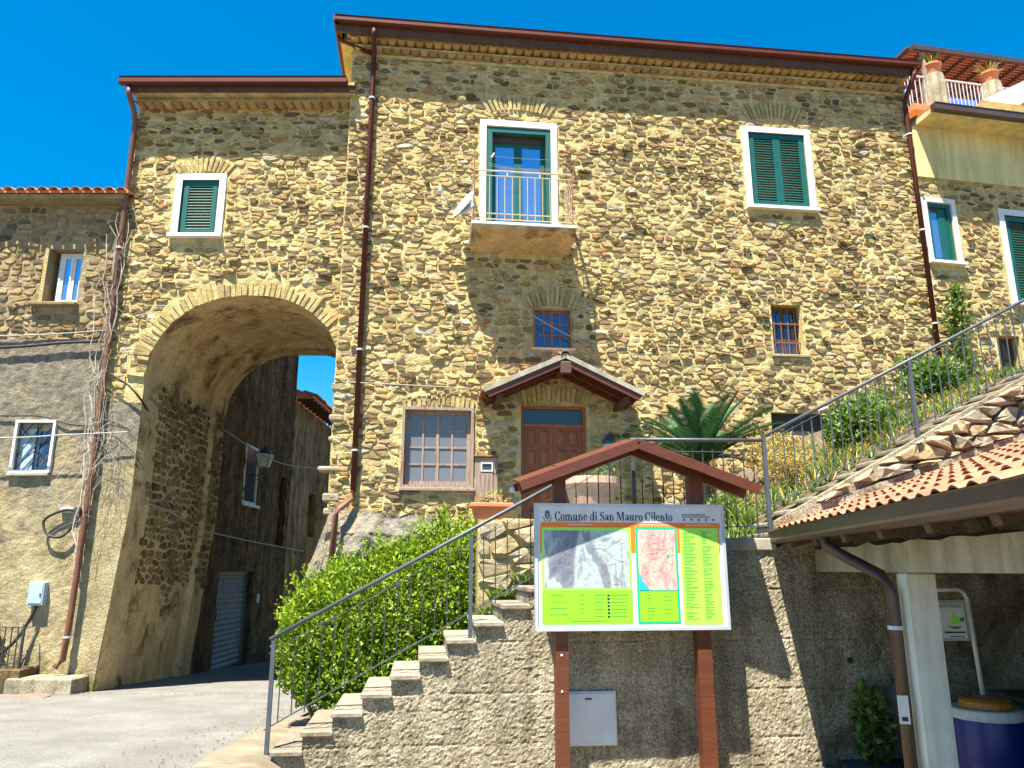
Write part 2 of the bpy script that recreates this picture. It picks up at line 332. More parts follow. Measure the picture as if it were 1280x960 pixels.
def stone_geo(poly, g, gap, hmin, hmax, flat=False):
    n = len(poly); cx = sum(p[0] for p in poly) / n; cz = sum(p[1] for p in poly) / n
    area = abs(sum(poly[i][0] * poly[(i + 1) % n][1] - poly[(i + 1) % n][0] * poly[i][1] for i in range(n))) / 2
    if area < .0035: return None
    pp = []
    for i in range(n):
        a = poly[i]; b = poly[(i + 1) % n]
        if math.hypot(a[0] - b[0], a[1] - b[1]) < .02: continue
        for t in (.15, .85): pp.append((a[0] + (b[0] - a[0]) * t, a[1] + (b[1] - a[1]) * t))
    if len(pp) < 6: return None
    while len(pp) > 14: pp.pop(g.randrange(len(pp)))
    gp = gap * g.uniform(.6, 1.7); ring = []
    for (x, z) in pp:
        d = math.hypot(x - cx, z - cz); k = max(.35, 1 - gp / max(d, .01)) * g.uniform(.84, 1.06)
        ring.append((cx + (x - cx) * k, cz + (z - cz) * k))
    h = g.uniform(hmin, hmax); tx = g.uniform(-.2, .2); tz = g.uniform(-.28, .12); m = len(ring)
    if g.random() < .1: h *= 2.0
    vs = [(x, .02, z) for x, z in ring]
    for x, z in ring:
        e = g.uniform(.90, .97) if flat else g.uniform(.80, .96); X = cx + (x - cx) * e; Z = cz + (z - cz) * e
        vs.append((X, -(h * (g.uniform(.88, 1.05) if flat else g.uniform(.55, 1.1)) + tx * (X - cx) * .4 + tz * (Z - cz) * .5), Z))
    vs.append((cx + g.uniform(-.02, .02), -h * g.uniform(.85, 1.2), cz + g.uniform(-.02, .02)))
    ccw = sum(ring[i][0] * ring[(i + 1) % m][1] - ring[(i + 1) % m][0] * ring[i][1] for i in range(m)) > 0
    fs = []
    for i in range(m):
        j = (i + 1) % m; q = (i, j, j + m, i + m); t = (i + m, j + m, 2 * m)
        fs += [q, t] if ccw else [q[::-1], t[::-1]]
    return area, (cx, cz), vs, fs
def masonry(parent, polys, m, seed, gap=.013, hmin=.004, hmax=.038, limit=300, off=0.0, tint=None, flat=False):
    g = random.Random(seed); st = [x for x in (stone_geo(p, g, gap, hmin, hmax, flat) for p in polys) if x]
    st.sort(key=lambda x: -x[0]); rest = MB()
    for i, (a, c, vs, fs) in enumerate(st):
        t = g.random() if tint is None else tint(c, g)
        if i < limit:
            b = MB(); b.add([(x - c[0], y, z - c[1]) for x, y, z in vs], fs, t)
            b.build('stone', m, parent, loc=(c[0], -off, c[1]))
        else: rest.add([(x, y - off, z) for x, y, z in vs], fs, t)
    if rest.v: tag(rest.build('rubble_stones', m, parent), kind='stuff')
def fan(parent, m, cx, z0, half, hgt, n, seed, spread=.5, off=0.0, thick=.05):
    """relieving arch of thin stones on edge, each its own piece"""
    g = random.Random(seed)
    for i in range(n):
        t = (i + .5) / n * 2 - 1; a = t * spread; x = cx + t * half; wv = half / n * g.uniform(.62, .86); h = hgt * g.uniform(.8, 1.12)
        zb = z0 - abs(t) ** 2 * half * .18; b = MB()
        ux, uz = math.sin(a), math.cos(a); px, pz = uz, -ux; d = thick * g.uniform(.5, 1.1)
        q = [(-wv, 0), (wv * .95, 0), (wv * 1.15, h), (-wv * 1.1, h * g.uniform(.9, 1))]
        pts = [(px * s + ux * r, pz * s + uz * r) for s, r in q]; vs = [(X, .02, Z) for X, Z in pts] + [(X * .94, -d * g.uniform(.7, 1), Z * .985 + .004) for X, Z in pts]
        b.add(vs, [(4, 5, 6, 7), (0, 1, 5, 4), (1, 2, 6, 5), (2, 3, 7, 6), (3, 0, 4, 7)], g.random() * .8)
        b.build('voussoir', m, parent, loc=(x, -off, zb))
def wall_face(u0, u1, v0, v1, step, holes, seed, amp=.012, bottom=None, top=None, reveal=.3, yoff=0.0):
    """displaced wall skin with real rectangular openings and their reveals"""
    us = {u0, u1}; vs_ = {v0, v1}
    for (a, b, c, d) in holes: us |= {a, b}; vs_ |= {c, d}
    def fill(S):
        L = sorted(S); o = []
        for a, b in zip(L, L[1:]):
            n = max(1, round((b - a) / step)); o += [a + (b - a) * k / n for k in range(n)]
        return o + [L[-1]]
    us = [u for u in fill(us) if u0 <= u <= u1]; vl = [v for v in fill(vs_) if v0 <= v <= v1]
    mb = MB(); nu, nv = len(us), len(vl); vs = []; fs = []
    for i, u in enumerate(us):
        lo = bottom(u) if bottom else v0; hi = top(u) if top else v1
        for j, v in enumerate(vl):
            z = v if not (bottom or top) else lo + (hi - lo) * (v - v0) / (v1 - v0)
            vs.append((u, yoff - amp * (fnz(u, 0, z, 2.3, seed) + 1.1 * nz(u, 0, z, 8, seed)), z))
    for i in range(nu - 1):
        um = (us[i] + us[i + 1]) / 2
        for j in range(nv - 1):
            vm = (vl[j] + vl[j + 1]) / 2
            if any(a < um < b and c < vm < d for a, b, c, d in holes): continue
            fs.append((i * nv + j, (i + 1) * nv + j, (i + 1) * nv + j + 1, i * nv + j + 1))
    mb.add(vs, fs)
    for (a, b, c, d) in holes:
        y0, y1 = yoff - .004, yoff + reveal
        mb.add([(a, y0, c), (a, y1, c), (a, y1, d), (a, y0, d)], [(0, 1, 2, 3)]); mb.add([(b, y0, c), (b, y0, d), (b, y1, d), (b, y1, c)], [(0, 1, 2, 3)])
        mb.add([(a, y0, d), (a, y1, d), (b, y1, d), (b, y0, d)], [(0, 1, 2, 3)]); mb.add([(a, y0, c), (b, y0, c), (b, y1, c), (a, y1, c)], [(0, 1, 2, 3)])
        mb.add([(a, y1, c), (b, y1, c), (b, y1, d), (a, y1, d)], [(0, 1, 2, 3)])
    return mb
def frame_mb(x0, x1, z0, z1, t, y0, y1, bottom=True, b=0.0):
    m = MB(); m.box(x0, x0 + t, y0, y1, z0, z1, b); m.box(x1 - t, x1, y0, y1, z0, z1, b); m.box(x0 + t, x1 - t, y0, y1, z1 - t, z1, b)
    if bottom: m.box(x0 + t, x1 - t, y0, y1, z0, z0 + t, b)
    return m
def louvre(parent, x0, x1, z0, z1, y, m='green', stile=.085):
    """one louvred shutter leaf: frame, mid rail and tilted slats in one mesh"""
    b = frame_mb(x0, x1, z0, z1, stile, y, y + .045); n = int((z1 - z0 - 2 * stile) / .062)
    for k in range(n):
        z = z0 + stile + (k + .5) * (z1 - z0 - 2 * stile) / n
        b.obox(((x0 + x1) / 2, y + .022, z), (1, 0, 0), (0, .6, .8), (0, -.8, .6), (x1 - x0) / 2 - stile + .005, .026, .005)
    return b.build('shutter', m, parent)
def tile_mesh(L, r0, r1, th=.014, n=7):
    """barrel tile along -y (lower end at y=0), convex up"""
    mb = MB(); vs = []; fs = []
    for (y, r) in ((0, r1), (L, r0)):
        for rr in (r, r - th):
            for k in range(n + 1): a = math.pi * k / n; vs.append((-rr * math.cos(a), y, rr * .85 * math.sin(a)))
    q = n + 1
    for k in range(n):
        fs += [(k, k + 1, 2 * q + k + 1, 2 * q + k), (q + k, 3 * q + k, 3 * q + k + 1, q + k + 1), (k, q + k, q + k + 1, k + 1)]
    mb.add(vs, fs); return mb
def leaves(pts, size, g, aspect=.5, up=.3):
    """pts: (position, outward normal, tint); every leaf two triangles folded on its midrib"""
    mb = MB()
    for p, nrm, t in pts:
        d = Vector((g.gauss(0, 1), g.gauss(0, 1), g.gauss(0, 1) + up)) + nrm * .8
        if d.length < .01: continue
        d.normalize(); s = d.cross(Vector((g.gauss(0, 1), g.gauss(0, 1), g.gauss(0, 1))))
        if s.length < .05: continue
        s.normalize(); l = size * g.uniform(.6, 1.3); k = l * aspect; n2 = d.cross(s) * k * .3
        mb.add([p, p + d * l * .55 + s * k * .5 + n2, p + d * l, p + d * l * .55 - s * k * .5 + n2], [(0, 1, 2), (0, 2, 3)], t)
    return mb
# ================================================================== THE SETTING
FA = R(6.6)
MAIN = ((0, 15, 0), FA); RET = ((0, 8.1, 0), FA); BRD = ((0, 7.5, 0), FA); ARCH = ((0, 14.8, 0), 0.0); LEFT = ((0, 14.9, 0), 0.0)
RIGHT = ((9.3, 16.08, 0), R(11)); CARP = ((2.9, 8.4, 0), R(-5.5))
def ground_z(x, y):
    if x > 2.75 and y < 9.4: return .3
    if x > -2.3 and y < 9.4: return max(-.05, .42 - .62 * (x + 2.3)) - .02 * (y - 8)
    if y < 8: return .47 - .03 * (y - 8)
    if y < 40: return .47 - .06 * (y - 8)
    return .47 - .06 * 32
def sheet(name, xs, ys, dz, m, fn=ground_z, kind='structure', amp=0.0):
    b = MB(); vs = [(x, y, fn(x, y) + dz + (amp * fnz(x, y, 0, 1.1) if amp else 0)) for x in xs for y in ys]; n = len(ys)
    b.add(vs, [(i * n + j, (i + 1) * n + j, (i + 1) * n + j + 1, i * n + j + 1) for i in range(len(xs) - 1) for j in range(n - 1)])
    return tag(b.build(name, m, smooth=True), kind=kind)
def lin(a, b, n): return [a + (b - a) * k / n for k in range(n + 1)]
sheet('ground', [-1500, -400, -100, -40] + lin(-25, -3, 12) + [-2.3, -1.9, -1.5, -1, 0, 1.5, 2.7, 2.8] + lin(4, 25, 10) + [40, 100, 400, 1500], [-1500, -400, -100, -30] + lin(-10, 42, 52) + [60, 100, 400, 1500], -.03, 'soil')
sheet('road', lin(-22, -2.85, 40), lin(-10, 40, 100), 0, 'asphalt', amp=.006)
b = MB(); cr = [(-12, 13.2), (-9.6, 13.35), (-8.6, 13.7), (-7.4, 14.3), (-6.4, 15.3), (-5.8, 16.6), (-5.5, 18)]; vs = []
for (x0, y0), (x1, y1) in zip(cr, cr[1:]):
    for k in range(8): x = x0 + (x1 - x0) * k / 8; y = y0 + (y1 - y0) * k / 8 + .03 * nz(x0 + k, 3, 1, 1.7); vs += [(x, y - .012, ground_z(x, y) + .012), (x + .006, y + .012, ground_z(x, y) + .012)]
b.add(vs, [(2 * i, 2 * i + 2, 2 * i + 3, 2 * i + 1) for i in range(len(vs) // 2 - 1)])
tag(b.build('road_joint', mat('tar_seam', (.05, .048, .045), rough=.9)), kind='structure')
b = MB()   # sandy paving at the stair foot with a broken edge against the asphalt
ys = lin(-6, 10.8, 70); vs = []
for y in ys:
    e = -2.95 + .12 * fnz(0, y, 3, .9) + (.45 * max(0, (8.6 - y)) * .12)
    for k, x in enumerate((e, e + .2, -2.3, -1.9, -1.55, 0, 2.6)): vs.append((x, y, ground_z(x, y) + (.004 if k == 0 else .03) + .006 * nz(x, y, 0, 3)))
b.add(vs, [(i * 7 + j, i * 7 + j + 1, (i + 1) * 7 + j + 1, (i + 1) * 7 + j) for i in range(len(ys) - 1) for j in range(6)])
tag(b.build('pavement', 'paving', smooth=True), kind='structure')

b = MB(); g = random.Random(91)   # grit and dead leaves swept against the wall and the pavement edge
for k in range(320):
    if g.random() < .5: x = g.uniform(-12, -4); y = 14.0 - abs(g.gauss(0, .5)) - (.4 if x < -7.6 else -.6)
    else: y = g.uniform(6.5, 12.5); x = -2.95 - abs(g.gauss(0, .35))
    s = g.uniform(.006, .022); a = g.uniform(0, 3); z = ground_z(x, y) + .01
    b.add([(x + s * math.cos(a), y + s * math.sin(a), z), (x + s * math.cos(a + 2), y + s * math.sin(a + 2), z), (x + s * math.cos(a + 4), y + s * math.sin(a + 4), z), (x, y, z + s * .8)], [(0, 1, 3), (1, 2, 3), (2, 0, 3)])
tag(b.build('road_grit', mat('grit', (.10, .08, .05), (.22, .18, .12), 60, .9)), 'loose grit and dry leaf bits scattered along the road edges', 'grit', kind='stuff')

# ------------------------------------------------------------------ main house
HX0, HX1, HZ1 = -3.5, 9.36, 13.35
main = thing('stone_house', 'tall ochre rubble stone house with balcony and brown gutter', 'house', *MAIN)
OPEN = dict(balc=(-.55, .86, 8.9, 11.58), win=(5.38, 6.72, 10.05, 11.87), small=(.45, 1.22, 6.61, 7.42), big=(-2.13, -.79, 3.77, 5.29), door=(.18, 1.51, 2.5, 5.42), barred=(5.59, 6.26, 6.63, 7.75), slot=(5.4, 6.63, 4.9, 5.38))
wall_face(HX0, HX1, 0, HZ1, .06, list(OPEN.values()), 3.1, .02).build('wall', 'mortar', main)
b = MB(); b.box(HX0, HX1, .31, 8, 0, HZ1)
b.add([(HX0, 0, 0), (HX0, .31, 0), (HX0, .31, HZ1), (HX0, 0, HZ1)], [(3, 2, 1, 0)]); b.add([(HX1, 0, 0), (HX1, .31, 0), (HX1, .31, HZ1), (HX1, 0, HZ1)], [(0, 1, 2, 3)])
b.build('wall', 'mortar', main)
holes = [('rect', -.72, 1.01, 8.6, 11.76), ('rect', 5.22, 6.88, 9.9, 12.01), ('rect', .42, 1.25, 6.56, 7.46), ('rect', -2.18, -.74, 3.7, 5.33), ('rect', .15, 1.54, 2, 5.46), ('rect', 5.56, 6.29, 6.6, 7.78), ('rect', 5.38, 6.65, 4.9, 5.4)]
fans = [(.15, 12.02, .68, .38, 15, .55), (6.03, 12.27, .62, .40, 14, .55), (.84, 7.52, .55, .42, 13, .62), (.84, 5.50, .72, .34, 15, .22), (-1.46, 5.35, .70, .24, 15, .12)]
for (cx, z0, hf, hg, n, sp) in fans: holes.append(('rect', cx - hf - .05, cx + hf + .05, z0 - .06, z0 + hg * .95))
polys = rubble(HX0, HX1, 1.6, HZ1, .235, .108, holes, 11)
masonry(main, polys, 'stone', 21)
for k, (cx, z0, hf, hg, n, sp) in enumerate(fans): fan(main, 'stone_rough', cx, z0, hf, hg, n, 40 + k, sp)
# squared corner stones jut a little at the left edge
for k, (z, d) in enumerate(((4.02, .22), (3.2, .07), (3.45, .1), (4.6, .05), (5.0, .06), (5.6, .04))):
    b = MB(); b.box(-d, .2, -.03, .3, 0, .1 + .03 * (k % 3), .03); b.build('quoin_stone', 'stone_pale', main, loc=(HX0, 0, z))
# roof, gutter, eave tiles
b = MB(); b.add([(HX0 - .3, -.42, 13.52), (HX1 + .1, -.42, 13.52), (HX1 + .1, 4, 14.9), (HX0 - .3, 4, 14.9), (HX0 - .3, 8.4, 13.52), (HX1 + .1, 8.4, 13.52)], [(0, 1, 2, 3), (3, 2, 5, 4)])
b.add([(HX0 - .3, -.42, 13.47), (HX1 + .1, -.42, 13.47), (HX1 + .1, 4, 14.82), (HX0 - .3, 4, 14.82), (HX0 - .3, 8.4, 13.47), (HX1 + .1, 8.4, 13.47)], [(3, 2, 1, 0), (4, 5, 2, 3)])
roof = b.build('roof', 'gutter', main); roof.location.z = .1
MB().box(HX0 - .33, HX1 + .06, -.37, -.33, 13.40, 13.70).build('fascia', 'wood_dark', main); MB().box(HX0 - .26, HX0 - .22, -.33, 6, 13.42, 13.70).build('fascia', 'wood_dark', main)
b = MB(); b.add([(HX0, .0, HZ1), (HX0, 8, HZ1), (HX0, 4, 14.8)], [(0, 2, 1)]); b.add([(HX1, .0, HZ1), (HX1, 8, HZ1), (HX1, 4, 14.8)], [(0, 1, 2)]); b.build('gable', 'mortar', main)
b = MB(); b.box(HX0 - .12, HX1, -.24, .05, 13.44, 13.5); b.box(HX0 - .05, HX1, -.11, .05, 13.27, 13.32); b.box(HX0 - .03, HX1, -.04, .05, 13.08, 13.15); b.build('eave_course', 'mortar', main)
proto = None
tm = tile_mesh(.3, .092, .102, .022)
tm.add([(-.075 * math.cos(math.pi * k / 7), .03, .066 * math.sin(math.pi * k / 7)) for k in range(8)], [tuple(range(8))])
for row, (z, y) in enumerate(((13.44, -.27), (13.27, -.14))):
    x = HX0 + .05 + row * .1
    while x < HX1 - .05:
        if proto is None: proto = tm.build('eave_tile', 'tile_eave', main); o = proto
        else: o = share(proto, main)
        o.location = (x, y + U(-.012, .012), z + U(-.008, .008)); o.rotation_euler = (0, math.pi + U(-.05, .05), U(-.04, .04)); o.scale = (U(.95, 1.06), 1, U(.9, 1.08)); x += .2
def gutter_run(parent, pts, m, wd=.13, hg=.12, name='gutter'):
    """open box gutter with rolled lip along a polyline of two points"""
    a, c = Vector(pts[0]), Vector(pts[1]); d = (c - a).normalized(); s = Vector((d.y, -d.x, 0)); b = MB()
    prof = [(-wd / 2, hg), (-wd / 2, 0.02), (-wd / 2 + .02, 0), (wd / 2 - .03, 0), (wd / 2, .03), (wd / 2, hg), (wd / 2 + .015, hg + .012), (wd / 2 - .012, hg + .008), (wd / 2 - .012, .036), (wd / 2 - .036, .012), (-wd / 2 + .024, .012), (-wd / 2 + .012, .024), (-wd / 2 + .012, hg)]
    n = len(prof); vs = [p + s * u + Vector((0, 0, v)) for p in (a, c) for u, v in prof]
    fs = [(i, (i + 1) % n, n + (i + 1) % n, n + i) for i in range(n)] + [(0, 1, 2, 3, 4, 5), (n + 5, n + 4, n + 3, n + 2, n + 1, n)]
    b.add(vs, fs); return b.build(name, m, parent)
gutter_run(main, [(HX0 - .36, -.44, 13.57), (HX1 + .08, -.44, 13.57)], 'gutter', .14, .13)
gutter_run(main, [(HX0 - .32, 6, 13.57), (HX0 - .32, -.5, 13.57)], 'gutter', .14, .13)
b = MB(); b.box(HX0 - .26, HX0, -.1, 6, 13.34, 13.42); b.build('eave_course', 'mortar', main)
def pipe(parent, pts, r, m, rings=(), name='downpipe'):
    o = MB().tube(pts, r, 10).build(name, m, parent, smooth=True)
    for (p, q) in rings: MB().tube([p, q], r * 1.25, 10).build('pipe_clip', 'lattice', o)
    return o
px = -3.03
pipe(main, [(px, -.42, 13.5), (px, -.42, 13.38), (px, -.12, 13.05), (px, -.1, 12.9), (px, -.1, 3.62)], .055, 'gutter', [((px, -.1, z), (px, -.1, z + .035)) for z in (12, 9, 6.4, 4.4)])
pipe(main, [(HX0 - .3, -.1, 13.5), (HX0 - .3, -.1, 13.4), (px, -.1, 13.1)], .04, 'gutter')
pipe(main, [(px, -.1, 3.64), (px - .02, -.12, 3.5), (px - .24, -.32, 3.3), (px - .27, -.36, 3.15), (px - .31, -.4, 1.9)], .058, 'copper')
px = 9.27
pipe(main, [(px + .1, -.42, 13.5), (px + .08, -.42, 13.36), (px, -.12, 12.9), (px, -.1, 12.7), (px, -.1, 6.4)], .055, 'gutter', [((px, -.1, z), (px, -.1, z + .035)) for z in (12, 9.6, 7.4)])

def shutter_window(parent, a, c, z0, z1, leaves_n, closed=True, bandw=.14, y=0.0, sill=True):
    """white band, sill and louvred leaves"""
    wv = frame_mb(a - bandw, c + bandw, z0 - (.02 if sill else bandw), z1 + bandw, bandw, y - .035, y + .06, bottom=not sill).build('window', 'white', parent)
    if sill: MB().box(a - bandw - .03, c + bandw + .03, y - .13, y + .1, z0 - .1, z0 - .022, .008).build('sill', 'sill', wv)
    frame_mb(a, c, z0 - .02, z1, .05, y + .02, y + .1).build('frame', 'green', wv)
    ww = (c - a - .1) / leaves_n
    if closed:
        for k in range(leaves_n): louvre(wv, a + .052 + k * ww, a + .048 + (k + 1) * ww, z0 + .032, z1 - .052, y + .012)
    return wv
shutter_window(main, *OPEN['win'], 2)
# balcony door
a, c, z0, z1 = OPEN['balc']
bd = frame_mb(a - .15, c + .13, z0, z1 + .16, .14, -.035, .05, bottom=False).build('balcony_door', 'white', main)
frame_mb(a, c, z0, z1, .12, -.01, .12).build('frame', 'green', bd)
for s in (0, 1):
    xm = (a + c) / 2; x0, x1 = (a + .12, xm) if s == 0 else (xm, c - .12)
    frame_mb(x0 + .002, x1 - .002, z0 + .12, z1 - .26, .085, .2, .25).build('leaf', 'green', bd)
    MB().box(x0 + .087, x1 - .087, .225, .23, z0 + .205, z1 - .345).build('pane', 'glass', bd)
MB().box(a + .12, c - .12, .16, .26, z1 - .26, z1 - .12).build('shutter_box', 'gutter_dark', bd)
# small window under the balcony
def cross_window(parent, a, c, z0, z1, cols, rows, wood, glass, y=.12, t=.05, bar=.028, name='window'):
    f = frame_mb(a, c, z0, z1, t, y, y + .06).build(name, wood, parent)
    for k in range(1, cols):
        x = a + t + (c - a - 2 * t) * k / cols; wv = bar * (1.7 if cols % 2 == 0 and k == cols // 2 else 1)
        MB().box(x - wv / 2, x + wv / 2, y + .004, y + .05, z0 + t, z1 - t).build('glazing_bar', wood, f)
    for k in range(1, rows):
        z = z0 + t + (z1 - z0 - 2 * t) * k / rows
        MB().box(a + t, c - t, y + .008, y + .046, z - bar / 2, z + bar / 2).build('glazing_bar', wood, f)
    p = None
    for i in range(cols):
        for j in range(rows):
            x = a + t + (c - a - 2 * t) * (i + .5) / cols; z = z0 + t + (z1 - z0 - 2 * t) * (j + .5) / rows
            wx = (c - a - 2 * t) / cols / 2; wz = (z1 - z0 - 2 * t) / rows / 2
            if p is None: p = MB().box(-wx, wx, -.003, .003, -wz, wz).build('pane', glass, f, loc=(x, y + .028, z))
            else: share(p, f, (x, y + .028, z), (U(-.01, .01), 0, U(-.01, .01)))
    return f
a, c, z0, z1 = OPEN['small']
f = cross_window(main, a, c, z0, z1, 4, 3, 'door', 'glass_mid', .06)
MB().box(a - .06, c + .08, -.05, .12, z0 - .05, z0 - .004, .006).build('sill', 'concrete_white', f)
frame_mb(a - .03, c + .03, z0 - .003, z1 + .03, .035, -.02, .05, bottom=False).build('surround', 'mortar_brown', f)
a, c, z0, z1 = OPEN['big']
f = cross_window(main, a + .03, c - .03, z0 + .03, z1 - .03, 4, 4, 'wood_grey', 'pane_dusty', .1, .07, .035)
frame_mb(a - .03, c + .03, z0 - .04, z1 + .02, .055, -.05, .1).build('storm_frame', 'wood_grey', f)
MB().box(a - .05, c + .06, -.09, .05, z0 - .1, z0 - .042, .006).build('sill', 'wood_grey', f)
a, c, z0, z1 = OPEN['barred']
f = cross_window(main, a, c, z0, z1 - .06, 2, 3, 'wood_dark', 'glass_mid', .2, .07, .04)
MB().box(a - .06, c + .12, -.07, .2, z0 - .06, z0 - .004, .01).build('sill', 'stone_pale', f)
for k in range(4):
    x = a + .1 + k * (c - a - .2) / 3; MB().tube([(x, .12, z0), (x, .12, z1)], .011, 6).build('bar', 'rust', f)
for z in (z0 + .3, z0 + .72): MB().box(a, c, .108, .132, z - .012, z + .012).build('bar', 'rust', f)
a, c, z0, z1 = OPEN['slot']
MB().box(a, c, .12, .16, z0, z1).build('vent_mesh', 'interior', main)
# front door with its transom, leaves and raised panels
a, c, z0, z1 = OPEN['door']
d = frame_mb(a, c, z0, z1, .06, .13, .25, bottom=False).build('front_door', 'door', main)
MB().box(a + .06, c - .06, .14, .24, 4.98, 5.05).build('transom_bar', 'door', d)
MB().box(a + .06, c - .06, .19, .2, 5.05, z1 - .06).build('transom_pane', 'glass_dark', d)
xm = (a + c) / 2
for s in (0, 1):
    x0, x1 = (a + .062, xm - .003) if s == 0 else (xm + .003, c - .062)
    MB().box(x0, x1, .185, .235, z0 + .02, 4.978).build('leaf', 'door', d)
    for i in range(2):
        for j in range(6):
            wx = (x1 - x0 - .2) / 2; cx = x0 + .07 + wx / 2 + i * (wx + .06); hz = .335; cz = z0 + .12 + hz / 2 + j * (hz + .065)
            for (nm, rr, yy) in (('moulding', 0, 0),):
                frame_mb(cx - wx / 2 - .012, cx + wx / 2 + .012, cz - hz / 2 - .012, cz + hz / 2 + .012, .022, .168, .19).build('moulding', 'door', d)
            q = MB(); h1, h2 = wx / 2 - .02, hz / 2 - .02
            q.add([(cx - h1, .184, cz - h2), (cx + h1, .184, cz - h2), (cx + h1, .184, cz + h2), (cx - h1, .184, cz + h2), (cx - h1 + .05, .164, cz - h2 + .05), (cx + h1 - .05, .164, cz - h2 + .05), (cx + h1 - .05, .164, cz + h2 - .05), (cx - h1 + .05, .164, cz + h2 - .05)], [(4, 5, 6, 7), (0, 1, 5, 4), (1, 2, 6, 5), (2, 3, 7, 6), (3, 0, 4, 7)])
            q.build('panel', 'door', d)
MB().tube([(xm + .05, .17, 3.5), (xm + .05, .11, 3.5)], .03, 10).build('door_knob', 'rail_gold', d)
# ------------------------------------------------------------------ balcony
bal = thing('balcony', 'small concrete balcony with thin golden railing under blue glazed door', 'balcony', *MAIN)
b = MB(); X0, X1, Y0 = -.88, 1.2, -.87
b.add([(X0, Y0, 8.80), (X1, Y0, 8.80), (X1, 0, 8.62), (X0, 0, 8.62), (X0, Y0, 8.86), (X1, Y0, 8.86), (X1, 0, 8.86), (X0, 0, 8.86)], [(3, 2, 1, 0), (4, 5, 6, 7), (0, 1, 5, 4), (1, 2, 6, 5), (3, 0, 4, 7)]); b.build('slab', 'plaster_ochre', bal)
MB().box(X0 - .03, X1 + .03, Y0 - .035, 0, 8.862, 8.92, .008).build('edge_slab', 'sill', bal)
rz0, rz1 = 8.92, 10.06
corners = [(X0 + .02, -.03), (X0 + .02, Y0 + .03), (X1 - .06, Y0 + .03), (X1 - .06, -.03)]
for (p, q) in zip(corners, corners[1:]):
    for z, t in ((rz1, .034), (rz1 - .11, .02), (rz0 + .2, .02), (rz0 + .08, .02)):
        MB().bar((*p, z), (*q, z), t, t * .7).build('rail', 'rail_gold', bal)
    L = math.dist(p, q); n = max(3, round(L / .155))
    for k in range(1, n):
        x = p[0] + (q[0] - p[0]) * k / n; y = p[1] + (q[1] - p[1]) * k / n
        MB().bar((x, y, rz0 + .08), (x, y, rz1 - .11), .013).build('baluster', 'rail_gold', bal)
    for k in (1, 2):
        x = p[0] + (q[0] - p[0]) * k / 3; y = p[1] + (q[1] - p[1]) * k / 3
        MB().bar((x, y, rz1 - .11), (x, y, rz1), .02).build('spacer', 'lattice', bal)
MB().bar((*corners[1], rz0), (*corners[1], 10.52), .024).build('post', 'rust', bal)
MB().bar((*corners[2], rz0), (*corners[2], rz1), .022).build('post', 'rust', bal)
MB().bar((*corners[2], rz1 - .05), (corners[2][0] + .12, corners[2][1], 10.5), .02).build('washing_arm', 'rust', bal)
for z, sg in ((10.42, .05), (10.3, .16), (10.22, .1)):
    pts = [(X0 + .02 + (X1 + .02 - X0) * t, Y0 + .03, z - sg * 4 * t * (1 - t)) for t in [i / 10 for i in range(11)]]
    MB().tube(pts, .006, 5).build('clothes_line', 'cable_pale', bal)
MB().bar((-.52, Y0 + .03, 10.36), (-.46, Y0 + .03, 10.46), .025).build('clothes_peg', 'white', bal)
# satellite dish on its arm
sd = thing('satellite_dish', 'pale satellite dish on arm beside balcony railing', 'dish', *MAIN)
b = MB(); n = 20; vs = [(0, .06, 0)]; fs = []
for r_ in (.12, .24, .33):
    for k in range(n): a = 2 * math.pi * k / n; vs.append((r_ * .9 * math.cos(a), .06 - .45 * r_ * r_, r_ * math.sin(a)))
for k in range(n):
    fs.append((0, 1 + k, 1 + (k + 1) % n))
    for q in (0, 1): a = 1 + q * n + k; e = 1 + q * n + (k + 1) % n; fs.append((a, a + n, e + n, e))
b.add(vs, fs); o = b.build('reflector', 'lattice', sd, smooth=True, loc=(-1.08, -.6, 9.42)); o.rotation_euler = (R(-28), 0, R(-62))
so2 = o.modifiers.new('s', 'SOLIDIFY'); so2.thickness = .012
MB().tube([(-1.0, -.6, 9.3), (-1.25, -.75, 9.2), (-1.52, -.95, 9.47)], .012, 6).build('feed_arm', 'lattice', sd)
MB().lathe((-1.54, -.96, 9.45), [(.02, 0), (.035, .02), (.035, .08), (.015, .1)], 10).build('feed_horn', 'plastic_grey', sd)
MB().bar((-1.1, -.62, 9.22), (-.86, -.84, 9.3), .07, .1).build('mount', 'plastic_grey', sd)
